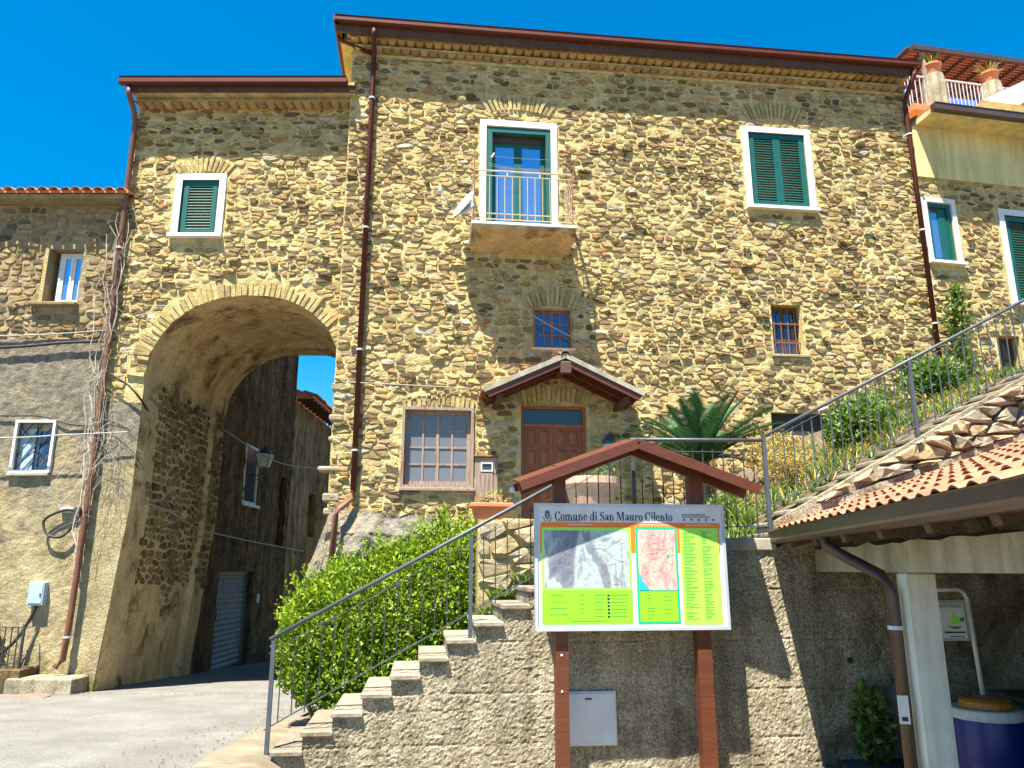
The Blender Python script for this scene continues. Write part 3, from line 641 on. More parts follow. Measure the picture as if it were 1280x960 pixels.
# ------------------------------------------------------------------ porch canopy over the front door
can = thing('porch_canopy', 'small gabled wooden canopy with clay tiles above the panelled door', 'canopy', *MAIN)
RXc, RZ, EL, ER, EZ, CD = .93, 6.16, -.60, 2.42, 5.46, -.9
for s, ex in ((-1, EL), (1, ER)):
    dv = Vector((ex - RXc, 0, EZ - RZ)); ln = dv.length; dn = dv.normalized(); up = Vector((-dn.z, 0, dn.x)) * (1 if s > 0 else -1)
    mid = Vector((RXc, CD / 2, RZ)) + dv / 2
    for k in range(6):   # soffit boards
        MB().obox(mid + Vector((0, CD / 2 * (-1 + (2 * k + 1) / 6) * -1, 0)), dn, (0, 1, 0), up, ln / 2, abs(CD) / 12 - .004, .014).build('board', 'wood_red_h', can)
    for y in (CD + .04, CD / 2, -.06): MB().obox(mid + Vector((0, y - CD / 2, 0)) - up * .07, dn, (0, 1, 0), up, ln / 2 - .02, .035, .055).build('rafter', 'wood_red_h', can)
    MB().obox(mid + Vector((0, CD / 2 - .012, 0)) + up * .035, dn, (0, 1, 0), up, ln / 2 + .03, .012, .045).build('barge_board', 'concrete', can)
    xb = ex - s * .28; zb = RZ + (EZ - RZ) * (abs(xb - RXc) / abs(ex - RXc)) - .2
    q = MB(); q.box(xb - .055, xb + .055, CD + .1, 0, zb - .06, zb + .06, .012); q.build('bracket', 'wood_dark', can)
    proto = None; tl = .36; nr = int(ln / .3)
    for j in range(nr + 1):
        for i in range(5):
            if proto is None:
                tmesh = tile_mesh(tl, .075, .09); proto = tmesh.build('roof_tile', 'tile_new', can); o = proto
            else: o = share(proto, can)
            p = Vector((ex, CD + .09 + i * .175, EZ)) - dn * (j * .3 - .05) + up * (.03 + .008 * (j % 2)); o.location = p
            o.rotation_euler = (R(0), 0, 0); ang = math.atan2(RZ - EZ, abs(ex - RXc)) - .04
            o.rotation_euler = (ang, 0, R(90) if s > 0 else R(-90))
q = MB(); q.box(RXc - .07, RXc + .07, CD + .02, 0, RZ - .2, RZ - .06, .012); q.build('ridge_beam', 'wood_dark', can)
MB().box(RXc - .1, RXc + .1, CD - .04, CD + .06, RZ - .32, RZ - .08, .02).build('ridge_bracket', 'wood_dark', can)
for k in range(3):
    o = tile_mesh(.36, .085, .1).build('ridge_tile', 'tile_new', can, loc=(RXc, CD - .05 + .32 * k, RZ + .05)); 
# wall lantern, cabinet, number, bell, big pots
wl = thing('wall_lantern', 'small blue grey lantern on bracket right of the panelled door', 'lantern', *MAIN)
MB().lathe((1.9, -.2, 4.35), [(.05, 0), (.1, .04), (.12, .26), (.04, .27)], 6).build('glass_body', 'plastic_grey', wl)
MB().lathe((1.9, -.2, 4.62), [(.14, 0), (.13, .05), (.06, .12), (.02, .18)], 12).build('cap', 'steel', wl)
MB().tube([(1.9, -.2, 4.8), (1.95, -.16, 4.86), (2.06, -.05, 4.78), (2.07, 0, 4.66)], .02, 6).build('bracket', 'rust', wl)
cb = thing('meter_cabinet', 'weathered wooden meter cabinet with small glass hatch beside large window', 'cabinet', *MAIN)
MB().box(-.73, -.29, -.06, .04, 3.1, 4.33, .01).build('door_panel', 'wood_grey', cb)
for k in range(3): MB().box(-.62 + k * .08, -.545 + k * .08, -.075, -.055, 3.55, 4.02, .004).build('plank', 'wood_grey', cb)
frame_mb(-.62, -.38, 4.05, 4.23, .03, -.085, -.055).build('hatch_frame', 'lattice', cb)
MB().box(-.59, -.41, -.068, -.062, 4.08, 4.2).build('hatch_pane', 'glass_dark', cb)
MB().box(-.76, -.26, -.1, .04, 4.335, 4.37, .008).build('lid_board', 'rust', cb)
MB().box(-.62, -.45, -.064, -.058, 3.16, 3.5).build('broken_gap', 'interior', cb)
hn = thing('house_number', 'white house number tile reading 5 beside the front door', 'number tile', *MAIN)
MB().box(1.79, 1.93, -.04, 0.02, 3.98, 4.12, .006).build('tile', 'white', hn)
def text_mesh(s, size, name, m, parent, loc, rot=(R(90), 0, 0), align='LEFT', ext=.0008):
    cu = bpy.data.curves.new(name, 'FONT'); cu.body = s; cu.size = size; cu.align_x = align; cu.extrude = ext; cu.resolution_u = 3
    t = bpy.data.objects.new(name, cu); COL.objects.link(t)
    me = bpy.data.meshes.new_from_object(t.evaluated_get(bpy.context.evaluated_depsgraph_get())); bpy.data.objects.remove(t)
    me.name = name; me.materials.clear(); me.materials.append(M[m]); o = bpy.data.objects.new(name, me); COL.objects.link(o); o.parent = parent; o.location = loc; o.rotation_euler = rot
    return o
text_mesh('5', .12, 'numeral', 'flower_blue', hn, (1.825, -.042, 4.01))
db = thing('door_bell', 'small white bell box on wall left of the panelled door', 'bell', *MAIN)
MB().box(-.05, .1, -.03, .02, 3.66, 3.76, .006).build('box', 'white', db); MB().box(-.01, .06, -.036, -.028, 3.69, 3.73).build('button_plate', 'plastic_grey', db)

# ------------------------------------------------------------------ arch house
arch = thing('arch_house', 'stone house bridging the lane with a wide round arch', 'house', *ARCH)
AX0, AX1, AZ1 = -8.1, -3.35, 12.05
PR = [(-7.60, -.6), (-7.56, .1), (-7.40, 2.1), (-7.28, 3.4), (-7.28, 5.9), (-7.21, 6.44), (-7.06, 6.75), (-6.87, 7.03), (-6.62, 7.25), (-6.34, 7.42), (-5.9, 7.57), (-5.47, 7.63), (-5.1, 7.62), (-4.73, 7.57), (-4.48, 7.49), (-4.23, 7.36), (-3.95, 7.16), (-3.71, 6.92), (-3.5, 6.5), (-3.38, 6.0), (-3.36, -.6)]
def arch_z(u):
    for (a, b), (c, d) in zip(PR[3:], PR[4:]):
        if a <= u <= c and c > a: return b + (d - b) * (u - a) / (c - a)
    return 5.9
AW = (-6.96, -6.18, 8.99, 10.22)
WH = [(-6.96, -6.18, 9.0, 10.22)]
# upper skin: above 7.7 plain with the window, below it follows the arch
wall_face(AX0, AX1, 7.72, AZ1, .06, WH, 5.5, .02).build('wall', 'mortar', arch)
wall_face(-7.27, -3.42, 0, 1, .07, [], 5.5, .012, bottom=arch_z, top=lambda u: 7.72).build('wall', 'mortar', arch)
wall_face(AX0, -7.27, 5.4, 7.72, .06, [], 5.5, .012).build('wall', 'mortar', arch)
def jamb(z):
    for (a, b), (c, d) in zip(PR[:4], PR[1:5]):
        if b <= z <= d: return a + (c - a) * (z - b) / (d - b)
    return -7.28
b = MB(); n = 44; zz = lin(-.5, 5.4, 90); vs = []
for z in zz:
    for k in range(15): x = AX0 - .02 + (jamb(z) - AX0 + .02) * k / 14; vs.append((x, -.03 - .012 * fnz(x, 0, z, 2.2, 2) - .03 * max(0, 2 - z) / 2, z))
b.add(vs, [(i * 15 + j, i * 15 + j + 1, (i + 1) * 15 + j + 1, (i + 1) * 15 + j) for i in range(90) for j in range(14)]); b.build('pier', 'plaster_patched', arch)
hol = [('rect', -7.12, -6.02, 8.8, 10.4), ('ell', -5.32, 5.95, 2.02 + .3, 1.68 + .36, 5.95), ('rect', -7.0, -6.1, 10.4, 10.75)]
masonry(arch, rubble(AX0, AX1, 5.4, AZ1, .235, .104, hol, 12), 'stone', 22)
fan(arch, 'stone_rough', -6.55, 10.42, .5, .34, 12, 61, .7)
# voussoirs of the big arch
arc = PR[4:20]; seg = []
tot = sum(math.dist(a, c) for a, c in zip(arc, arc[1:])); nv = 52; g = random.Random(5)
def on_arc(s):
    for a, c in zip(arc, arc[1:]):
        L = math.dist(a, c)
        if s <= L: return (a[0] + (c[0] - a[0]) * s / L, a[1] + (c[1] - a[1]) * s / L), ((c[1] - a[1]) / L * -1, (c[0] - a[0]) / L)
        s -= L
    return arc[-1], (-(arc[-1][1] - arc[-2][1]), .0)
for k in range(nv):
    p, n1 = on_arc(tot * (k + g.uniform(.02, .2)) / nv); q, n2 = on_arc(tot * (k + g.uniform(.78, .96)) / nv); h = g.uniform(.2, .44); d0 = g.uniform(.015, .06)
    pts = [p, q, (q[0] + n2[0] * h * 1.0, q[1] + n2[1] * h), (p[0] + n1[0] * h, p[1] + n1[1] * h)]; cx = sum(t[0] for t in pts) / 4; cz = sum(t[1] for t in pts) / 4
    vs = [(x - cx, .03, z - cz) for x, z in pts] + [((x - cx) * .9, -d0 * g.uniform(.8, 1.1), (z - cz) * .95) for x, z in pts]
    b = MB(); b.add(vs, [(4, 7, 6, 5), (0, 4, 5, 1), (1, 5, 6, 2), (2, 6, 7, 3), (3, 7, 4, 0)], g.random()); b.build('voussoir', 'stone_rough', arch, loc=(cx, 0, cz))
# vault: front ring, raised middle, back ring
def vault(y0, y1, grow, m, name, ny, seed):
    b = MB(); pr = []
    for (a, c), (d, e) in zip(PR, PR[1:]):
        L = math.dist((a, c), (d, e)); k = max(1, int(L / .12)); pr += [(a + (d - a) * t / k, c + (e - c) * t / k) for t in range(k)]
    pr.append(PR[-1]); vs = []; nn = len(pr)
    for j in range(ny + 1):
        y = y0 + (y1 - y0) * j / ny
        for (x, z) in pr:
            gx = grow * (-1 if x < -5.3 else 1); gz = grow if z > 5.9 else 0; r_ = .02 * fnz(x, y, z, 1.8, seed) * (0 if j in (0,) else 1)
            if z > 6: vs.append((x + gx * (1 - (z - 6) / 1.7), y, z + gz + r_))
            else: vs.append((x + gx + r_, y, z))
    b.add(vs, [(j * nn + i, j * nn + i + 1, (j + 1) * nn + i + 1, (j + 1) * nn + i) for j in range(ny) for i in range(nn - 1)])
    return b.build(name, m, arch)
vault(-.03, .75, 0, 'plaster_ochre', 'arch_ring', 8, 1); vault(.75, 3.7, .14, 'plaster_ochre', 'vault', 26, 2); vault(3.7, 4.4, .02, 'plaster_ochre', 'arch_ring', 8, 3)
def ring_step(y, g1, g2, flip):
    b = MB(); vs = []
    for (x, z) in PR:
        for g_ in (g1, g2):
            gx = g_ * (-1 if x < -5.3 else 1); gz = g_ if z > 5.9 else 0
            vs.append((x + (gx * (1 - (z - 6) / 1.7) if z > 6 else gx), y, z + gz))
    fs = [(2 * i, 2 * i + 2, 2 * i + 3, 2 * i + 1) for i in range(len(PR) - 1)]
    b.add(vs, [f[::-1] for f in fs] if flip else fs); b.build('arch_step', 'plaster_ochre', arch)
ring_step(.75, 0, .16, True); ring_step(3.7, .0, .16, False)
# exposed stones on the left wall of the passage
ps = rubble(.25, 4.3, .8, 6.0,   .2, .15, [], 17)
ps = [p for p in ps if fnz(p[0][0], 0, p[0][1], .9, 9) + (.45 if 1.8 < p[0][1] and p[0][0] > .7 else -.5) > 0]
pw = thing('passage_stones', 'dark exposed rubble patch on the inner left wall of the arch', 'stonework', (-7.36, 14.8, 0), R(90))
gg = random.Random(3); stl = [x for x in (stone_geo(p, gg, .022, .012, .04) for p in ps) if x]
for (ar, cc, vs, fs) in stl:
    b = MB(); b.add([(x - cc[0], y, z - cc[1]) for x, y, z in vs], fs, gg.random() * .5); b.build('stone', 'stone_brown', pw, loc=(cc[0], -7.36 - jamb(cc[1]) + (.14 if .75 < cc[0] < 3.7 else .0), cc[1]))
# body, roof, gutter
b = MB(); b.box(AX0, AX1, .33, 4.4, 8.0, AZ1); b.box(AX0, -7.75, .02, 4.4, -.5, 8.0); b.box(AX0, AX1, .02, .33, 11.9, AZ1 - .02); b.box(AX0, AX0 + .05, 0, .33, 7.72, AZ1)
b.add([(AX0, 4.4, 7.6), (AX1, 4.4, 7.6), (AX1, 4.4, 8.1), (AX0, 4.4, 8.1)], [(3, 2, 1, 0)]); b.build('wall', 'plaster_ochre', arch)
b = MB(); b.add([(AX0 - .15, -.42, 12.16), (AX1, -.42, 12.16), (AX1, 4.5, 13.7), (AX0 - .15, 4.5, 13.7), (AX0 - .15, -.42, 12.1), (AX1, -.42, 12.1), (AX1, 4.5, 13.6), (AX0 - .15, 4.5, 13.6)], [(0, 1, 2, 3), (7, 6, 5, 4), (0, 4, 5, 1), (3, 7, 4, 0), (2, 6, 7, 3)]); b.build('roof', 'mortar', arch).location.z = .12
MB().box(AX0 - .12, AX1, -.38, -.34, 12.09, 12.34).build('fascia', 'wood_dark', arch); MB().box(AX0, AX1, -.337, .05, 12.064, 12.13).build('eave_course', 'mortar', arch)
MB().add([(AX0, 0, 12), (AX0, 4.4, 12), (AX0, 4.4, 13.55)], [(0, 2, 1)]).build('gable', 'mortar', arch)
MB().box(AX0, AX1, -.16, .05, 11.98, 12.06).build('eave_course', 'mortar', arch)
x = AX0 + .1
proto = None
while x < AX1 - .05:
    if proto is None: proto = tm.build('eave_tile', 'tile_eave', arch); o = proto
    else: o = share(proto, arch)
    o.location = (x, -.24 + U(-.01, .01), 11.98 + U(-.006, .006)); o.rotation_euler = (0, math.pi + U(-.05, .05), U(-.04, .04)); x += .2
gutter_run(arch, [(AX0 - .22, -.46, 12.2), (AX1 - .15, -.46, 12.2)], 'gutter', .15, .15)
pipe(arch, [(AX0 - .02, -.44, 12.15), (AX0 - .02, -.44, 12.02), (AX0 + .02, -.2, 11.7), (AX0 + .03, -.13, 11.5), (AX0 + .06, -.13, 6.6), (AX0 + .08, -.16, 4), (AX0 + .05, -.2, 1.2), (AX0 + .02, -.22, .62), (AX0 - .06, -.3, .5)], .058, 'copper', [((AX0 + .05, -.14, 8.6), (AX0 + .05, -.14, 8.64)), ((AX0 + .05, -.2, 1.0), (AX0 + .05, -.2, 1.03))])
for k in range(5): MB().lathe((AX0 + .7 + k * .5, -.015, 11.42), [(.045, -.02), (.045, .02)], 10).build('weep_hole', 'interior', arch).rotation_euler = (0, 0, 0)
shutter_window(arch, -6.96, -6.18, 8.99, 10.22, 1)
# ------------------------------------------------------------------ left house
lh = thing('old_house', 'old house of brown rubble above patched grey and cream render', 'house', *LEFT)
LX0, LX1, LZ1 = -14.5, -8.06, 9.7
LWIN = (-9.62, -8.92, 7.5, 8.7); LSM = (-9.66, -8.98, 4.08, 5.0)
wall_face(LX0, LX1, 6.6, LZ1, .07, [LWIN], 8.2, .014, reveal=.36).build('wall', 'mortar_brown', lh)
wall_face(LX0, LX1, 3.7, 6.72, .06, [LSM], 8.8, .012, yoff=-.05, reveal=.3).build('render_coat', 'plaster_patched', lh)
wall_face(LX0, LX1, -.5, 3.72, .06, [], 9.2, .011, yoff=-.062).build('render_coat', 'plaster_patched', lh)
MB().box(LX0, LX1, .37, 7, -.5, LZ1).build('wall', 'plaster_grey', lh)
hol = [('rect', -9.70, -8.84, 7.38, 8.8), ('rect', -10.9, -10.75, 8.9, 9.05)]
masonry(lh, rubble(LX0 + 2.5, LX1, 6.66, LZ1, .25, .125, hol, 13), 'stone_brown', 23, .014, .008, .036)
f = frame_mb(LWIN[0] + .12, LWIN[1] - .01, LWIN[2] + .02, LWIN[3] - .02, .07, .2, .28).build('window', 'white', lh)
xm = (LWIN[0] + .12 + LWIN[1]) / 2
for (x0, x1) in ((LWIN[0] + .19, xm - .004), (xm + .004, LWIN[1] - .08)):
    frame_mb(x0, x1, LWIN[2] + .09, LWIN[3] - .09, .05, .19, .25).build('sash', 'white', f); MB().box(x0 + .05, x1 - .05, .218, .226, LWIN[2] + .14, LWIN[3] - .14).build('pane', 'glass', f)
MB().box(LWIN[0] - .2, LWIN[1] + .05, -.16, .2, LWIN[2] - .07, LWIN[2] - .003, .012).build('sill', 'stone_brown', f)
MB().box(LWIN[0] - .08, LWIN[0] - .003, -.03, .05, LWIN[2], LWIN[3] + .03).build('jamb_stone', 'mortar', f)
f = frame_mb(LSM[0] - .055, LSM[1] + .055, LSM[2] - .055, LSM[3] + .055, .05, -.115, -.03).build('window', 'white', lh)
MB().box(LSM[0] + .3, LSM[1], .06, .07, LSM[2], LSM[3] - .14).build('pane', 'glass_mid', f); MB().box(LSM[0], LSM[0] + .3, .03, .05, LSM[2], LSM[3] - .1).build('inner_shutter', 'plastic_grey', f)
MB().box(LSM[0], LSM[1], .05, .08, LSM[3] - .14, LSM[3]).build('head_board', 'concrete', f)
MB().box(LSM[0] - .08, LSM[1] + .04, -.13, -.04, LSM[2] - .12, LSM[2] - .06, .01).build('sill', 'concrete', f)
cx, cz = (LSM[0] + LSM[1]) / 2, (LSM[2] + LSM[3]) / 2
for (p, q) in (((-.34, -.46), (.34, .46)), ((-.34, -.2), (.1, .46)), ((-.1, -.46), (.34, .15)), ((-.34, .15), (-.1, .46)), ((0, .02), (0, .46)), ((.05, .05), (.34, .3)), ((-.34, .4), (.0, .05)), ((.1, -.46), (.34, -.15)), ((0, -.1), (0, -.46)), ((-.34, -.4), (.0, -.08)), ((.34, -.4), (0, -.12))):
    MB().bar((cx + p[0], -.02, cz + p[1]), (cx + q[0], -.02, cz + q[1]), .016).build('grille_bar', 'iron', f)
MB().box(-10.92, -10.74, -.06, .02, 8.88, 9.04).build('putlog_hole', 'interior', lh)
MB().box(LX0, LX1 + .0, -.3, .3, LZ1, LZ1 + .1).build('eave_course', 'mortar_brown', lh)
b = MB(); b.add([(LX0, -.36, LZ1 + .16), (LX1 + .1, -.36, LZ1 + .16), (LX1 + .1, 6, 11.7), (LX0, 6, 11.7), (LX0, -.36, LZ1 + .101), (LX1 + .1, -.36, LZ1 + .101), (LX1 + .1, 6, 11.6), (LX0, 6, 11.6)], [(0, 1, 2, 3), (7, 6, 5, 4), (0, 4, 5, 1), (2, 6, 7, 3), (1, 5, 6, 2)]); lroof = b.build('roof', 'tile', lh)
proto = None; sl_ = math.atan2(11.7 - LZ1 - .16, 6.36)
for j in range(3):
    x = LX1 - .02
    while x > -13:
        if proto is None: proto = tile_mesh(.42, .085, .1).build('roof_tile', 'tile', lh); o = proto
        else: o = share(proto, lh)
        y = -.43 + j * .36; o.location = (x + U(-.012, .012), y + U(-.02, .02), LZ1 + .13 + (y + .36) * math.tan(sl_) + .012 * j); o.rotation_euler = (sl_ - .03, U(-.05, .05), U(-.04, .04)); x -= .232
# things fixed to the left house
eb = thing('meter_box', 'blue grey electricity box on cream wall above the railing', 'meter box', *LEFT)
MB().box(-8.94, -8.66, -.2, -.06, 1.56, 1.98, .01).build('case', 'plastic_grey', eb); MB().box(-8.92, -8.68, -.212, -.198, 1.6, 1.955, .004).build('lid', 'plastic_grey', eb)
MB().box(-8.715, -8.695, -.225, -.21, 1.72, 1.78).build('lock', 'iron', eb)
def cable(name, pts, r, m, label, group=None, cat='cable', n=14):
    P = [Vector(p) for p in pts]; out = []
    for i in range(len(P) - 1):
        p0 = P[max(i - 1, 0)]; p1 = P[i]; p2 = P[i + 1]; p3 = P[min(i + 2, len(P) - 1)]
        for k in range(n):
            t = k / n; out.append(.5 * ((2 * p1) + (p2 - p0) * t + (2 * p0 - 5 * p1 + 4 * p2 - p3) * t * t + (3 * p1 - p0 - 3 * p2 + p3) * t ** 3))
    out.append(P[-1]); return tag(MB().tube(out, r, 6).build(name, m, smooth=True), label, cat, group)
cable('cable', [(-8.78, 14.75, 1.56), (-8.86, 14.72, 1.3), (-9.02, 14.65, .95), (-9.3, 14.6, .7), (-9.8, 14.6, .6)], .03, 'black', 'thick black cable bundle dropping from the blue grey meter box')
cable('cable', [(-14, 14.8, 6.62), (-11.5, 14.78, 6.74), (-9.5, 14.8, 6.80), (-8.05, 14.78, 6.9)], .013, 'cable_pale', 'thin pale cable along the top of the grey render')
cable('cable', [(-14, 14.76, 6.5), (-10.4, 14.76, 6.52), (-9, 14.76, 6.62), (-8.1, 14.76, 6.66)], .03, 'black', 'thick dark cable drooping along the top of the grey render')
cable('cable', [(-14, 14.8, 5.12), (-9.9, 14.8, 5.14), (-9.2, 14.8, 5.12), (-8.7, 14.8, 4.98), (-8.2, 14.8, 4.93)], .016, 'black', 'wavy dark cable running just above the small grilled window')
cable('cable', [(-14, 14.6, 4.68), (-10, 14.58, 4.66), (-8.6, 14.58, 4.72), (-7.4, 14.6, 4.78)], .014, 'cable_pale', 'pale cable crossing in front of the small grilled window')
cable('cable', [(-8.2, 14.76, 3.28), (-8.5, 14.74, 3.3), (-8.85, 14.74, 3.12), (-8.75, 14.72, 2.85), (-8.45, 14.72, 2.82), (-8.2, 14.72, 3.15), (-8.15, 14.7, 3.3)], .025, 'black', 'black cable looped into a hanging coil on cream wall')
jb = thing('junction_box', 'small grey junction box beside the pipe above a cable coil', 'junction box', *LEFT)
MB().box(-8.28, -8.17, -.2, -.07, 3.14, 3.36, .01).build('case', 'iron', jb); MB().box(-8.6, -8.36, -.13, -.07, 3.26, 3.36, .008).build('sleeve', 'lattice', jb)
cable('cable', [(-7.9, 14.65, 5.95), (-7.5, 14.62, 5.7), (-7.28, 14.7, 5.45), (-7.3, 15.1, 5.3), (-7.45, 15.7, 5.3), (-7.4, 16.4, 5.2)], .022, 'black', 'black cable bending round the arch pier into the passage')
cable('cable', [(-7.25, 15.2, 3.5), (-7.36, 16.8, 3.4), (-7.4, 18.5, 3.15), (-7.45, 22, 3.0), (-7.45, 28, 2.85)], .022, 'cable_pale', 'long pale cable along the dark passage wall above the garage')
cable('cable', [(-7.3, 19.1, 5.65), (-6.7, 22, 5.2), (-6.2, 26.5, 5.5), (-6.4, 30, 5.3)], .018, 'cable_pale', 'pale cable slung across the lane behind the lantern')
# low wall, railing and hydrangea at the far left
wl2 = tag(MB().box(-12.5, -8.62, 14.25, 14.83, -.3, .5, .02).build('low_wall', 'plaster_dark'), 'low mossy wall carrying an iron railing below the meter box', 'wall')
fn = thing('iron_railing', 'dark iron railing on the low mossy wall', 'railing', (0, 0, 0))
for z in (1.2, .58): MB().bar((-12.5, 14.4, z), (-8.72, 14.4, z), .03, .012).build('rail', 'iron', fn)
x = -12.4
while x < -8.7: MB().bar((x, 14.4, .5), (x, 14.4, 1.2), .016).build('baluster', 'iron', fn); x += .115
MB().bar((-8.72, 14.4, .5), (-8.72, 14.75, 1.1), .02).build('brace', 'iron', fn); MB().bar((-8.74, 14.4, .48), (-8.74, 14.4, 1.25), .035).build('post', 'iron', fn)
def blob_leaves(c, r, n, g, shell=.6):
    out = []
    while len(out) < n:
        v = Vector((g.uniform(-1, 1), g.uniform(-1, 1), g.uniform(-1, 1))); l = v.length
        if l > 1 or l < shell * g.random(): continue
        out.append((Vector(c) + Vector((v.x * r[0], v.y * r[1], v.z * r[2])), v.normalized(), min(1, max(0, .5 + .3 * v.z + g.gauss(0, .22)))))
    return out
g = random.Random(8)
hy = thing('hydrangea', 'pale blue hydrangea bush behind the iron railing', 'bush', (-9.75, 14.66, .5))
leaves(blob_leaves((0, 0, .55), (.35, .14, .5), 420, g), .11, g, .6).build('foliage', 'leaf_green', hy)
for (x, z) in ((.14, .98), (-.2, 1.02), (.0, .78)):
    b = MB()
    for p, nn, t in blob_leaves((x, -.12, z), (.13, .11, .1), 90, g, .9): b.obox(p, nn.cross(Vector((0, .3, 1))), nn.cross(Vector((1, .2, 0))), nn, .022, .022, .004)
    b.build('flower_head', 'petal', hy)
b = MB()
for k in range(4): b.tube([(U(-.1, .1), 0, 0), (U(-.2, .2), -.02, .9)], .01, 5)
tag(b.build('stem', 'bark', hy), kind='stuff')
tag(MB().box(-8.82, -7.66, 14.2, 14.78, -.2, .36, .03).build('kerb_block', 'concrete_rough'), 'mossy concrete block at the foot of the arch pier under the pipe', 'block')
tag(MB().lathe((-8.15, 13.75, ground_z(0, 13.75)), [(.36, -.02), (.36, .008), (.33, .014)], 24).build('manhole_cover', mat('red_oxide_iron', (.17, .10, .08), (.22, .14, .11), 9, .8)), 'reddish round manhole cover in road before the concrete block', 'manhole cover')
# dry climbing vine over the pipe
dv = thing('dry_vine', 'bleached leafless vine tangled over the pipe at the arch pier', 'vine', (-8.0, 14.65, 2.6))
g = random.Random(31); b = MB(); b2 = MB()
for k in range(6):
    p = Vector((g.uniform(-.1, .12), 0, g.uniform(-.5, .6))); pts = [p.copy()]
    for i in range(26): p = p + Vector((g.gauss(0, .05) - .2 * p.x * .2, g.gauss(0, .02), .26)); p.y = max(-.2, min(.06, p.y)); pts.append(p.copy())
    b.tube(pts, [.02 - .0005 * i for i in range(len(pts))], 5)
for k in range(100):
    zc = g.choice((g.gauss(3.6, .5), g.gauss(2.2, .5), g.gauss(1.9, .25), g.uniform(-.4, 7))); p = Vector((g.gauss(.02, .08) + (.3 if 1.5 < zc < 2.6 and g.random() < .5 else 0), g.uniform(-.14, .0), zc)); pts = [p.copy()]
    d = Vector((g.gauss(0.1, .5), g.gauss(-.08, .12), g.gauss(-.35, .5))).normalized() * g.uniform(.06, .12)
    for i in range(5): d = d + Vector((g.gauss(0, .03), g.gauss(0, .015), g.gauss(-.02, .03))); p = p + d; p.y = min(p.y, .04); pts.append(p.copy())
    b2.tube(pts, g.uniform(.002, .0045), 3, cap=False)
b.build('stem', 'twig', dv); b2.build('twigs', 'twig', dv)

# ------------------------------------------------------------------ houses along the lane behind the arch
lane = thing('lane_house', 'tall blackened house with roller garage door behind the arch', 'house', (0, 0, 0))
GD = (20.55, 23.3, -.4, 2.15); WD1 = (21.9, 23.1, 4.05, 5.75)
b = wall_face(19.2, 26.4, -1.5, 11.5, .1, [GD, WD1, (25.3, 26.0, 2.9, 5.2)], 4.4, .05, reveal=.3)
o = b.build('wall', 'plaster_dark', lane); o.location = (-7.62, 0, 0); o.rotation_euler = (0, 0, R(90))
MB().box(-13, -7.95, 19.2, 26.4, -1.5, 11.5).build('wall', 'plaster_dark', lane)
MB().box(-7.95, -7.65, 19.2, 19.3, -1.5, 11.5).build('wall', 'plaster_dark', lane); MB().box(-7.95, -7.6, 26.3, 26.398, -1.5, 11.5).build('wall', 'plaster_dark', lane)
MB().box(-13.2, -7.3, 18.9, 26.6, 11.5, 11.7).build('roof', 'tile', lane)
gd = frame_mb(GD[0], GD[1], GD[2], GD[3], .08, 0, .1, bottom=False); o = gd.build('garage_door', 'rollup', lane); o.location = (-7.78, 0, 0); o.rotation_euler = (0, 0, R(90))
for k in range(18):
    z = GD[2] + .02 + k * .138; q = MB(); q.add([(GD[0] + .08, .06, z), (GD[1] - .08, .06, z), (GD[1] - .08, .03, z + .07), (GD[0] + .08, .03, z + .07), (GD[1] - .08, .06, z + .134), (GD[0] + .08, .06, z + .134)], [(0, 1, 2, 3), (3, 2, 4, 5)]); q.build('slat', 'rollup', o)
f = frame_mb(WD1[0], WD1[1], WD1[2], WD1[3], .07, .02, .1).build('window', 'white', lane); f.location = (-7.62, 0, 0); f.rotation_euler = (0, 0, R(90))
MB().box(WD1[0] + .07, WD1[1] - .07, .06, .066, WD1[2] + .07, WD1[3] - .07).build('pane', 'glass_dark', f); MB().box(WD1[0] - .1, WD1[1] + .1, -.08, .05, WD1[2] - .08, WD1[2] - .003).build('sill', 'concrete_white', f)
MB().box(WD1[0] - .09, WD1[0] - .004, -.02, .05, WD1[2], WD1[3]).build('jamb', 'concrete_white', f)
tag(MB().box(-7.63, -7.57, 23.75, 23.87, 1.25, 1.5, .005).build('bell_plate', 'white'), 'small white plate on dark wall right of the garage door', 'plate')
l2 = thing('lane_house', 'low tiled house down the lane beyond the tall blackened house', 'house', (0, 0, 0))
o = wall_face(26.4, 33.5, -2, 8.0, .16, [(29, 30, 3.4, 5.0)], 6.1, .05).build('wall', 'plaster_brown', l2); o.location = (-7.62, 0, 0); o.rotation_euler = (0, 0, R(90))
MB().box(-12, -7.95, 26.41, 33.5, -2, 8.0).build('wall', 'plaster_ochre', l2)
MB().add([(-7.0, 26.41, 8.18), (-7.0, 33.8, 8.18), (-10, 33.8, 9.3), (-10, 26.41, 9.3), (-7.0, 26.41, 8.1), (-7.0, 33.8, 8.1), (-10, 33.8, 9.2), (-10, 26.41, 9.2)], [(0, 1, 2, 3), (7, 6, 5, 4), (0, 4, 5, 1), (3, 7, 4, 0)]).build('roof', 'tile', l2)
proto = None
for k in range(34):
    if proto is None: proto = tile_mesh(.5, .09, .11).build('roof_tile', 'tile', l2); o = proto
    else: o = share(proto, l2)
    o.location = (-6.9, 26.5 + .215 * k, 8.15 + U(-.01, .01)); o.rotation_euler = (R(20), 0, R(90))
for k in range(14): MB().box(-7.6, -7.02, 26.55 + k * .52, 26.65 + k * .52, 8.0, 8.09).build('rafter', 'wood_dark', l2)
l3 = thing('lane_house', 'dark fronted house with brown canopy closing the end of the lane', 'house', (0, 0, 0))
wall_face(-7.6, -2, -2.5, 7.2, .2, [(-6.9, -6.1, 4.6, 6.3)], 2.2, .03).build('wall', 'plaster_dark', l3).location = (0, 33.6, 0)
MB().box(-7.6, -2, 33.95, 40, -2.5, 7.2).build('wall', 'plaster_dark', l3)
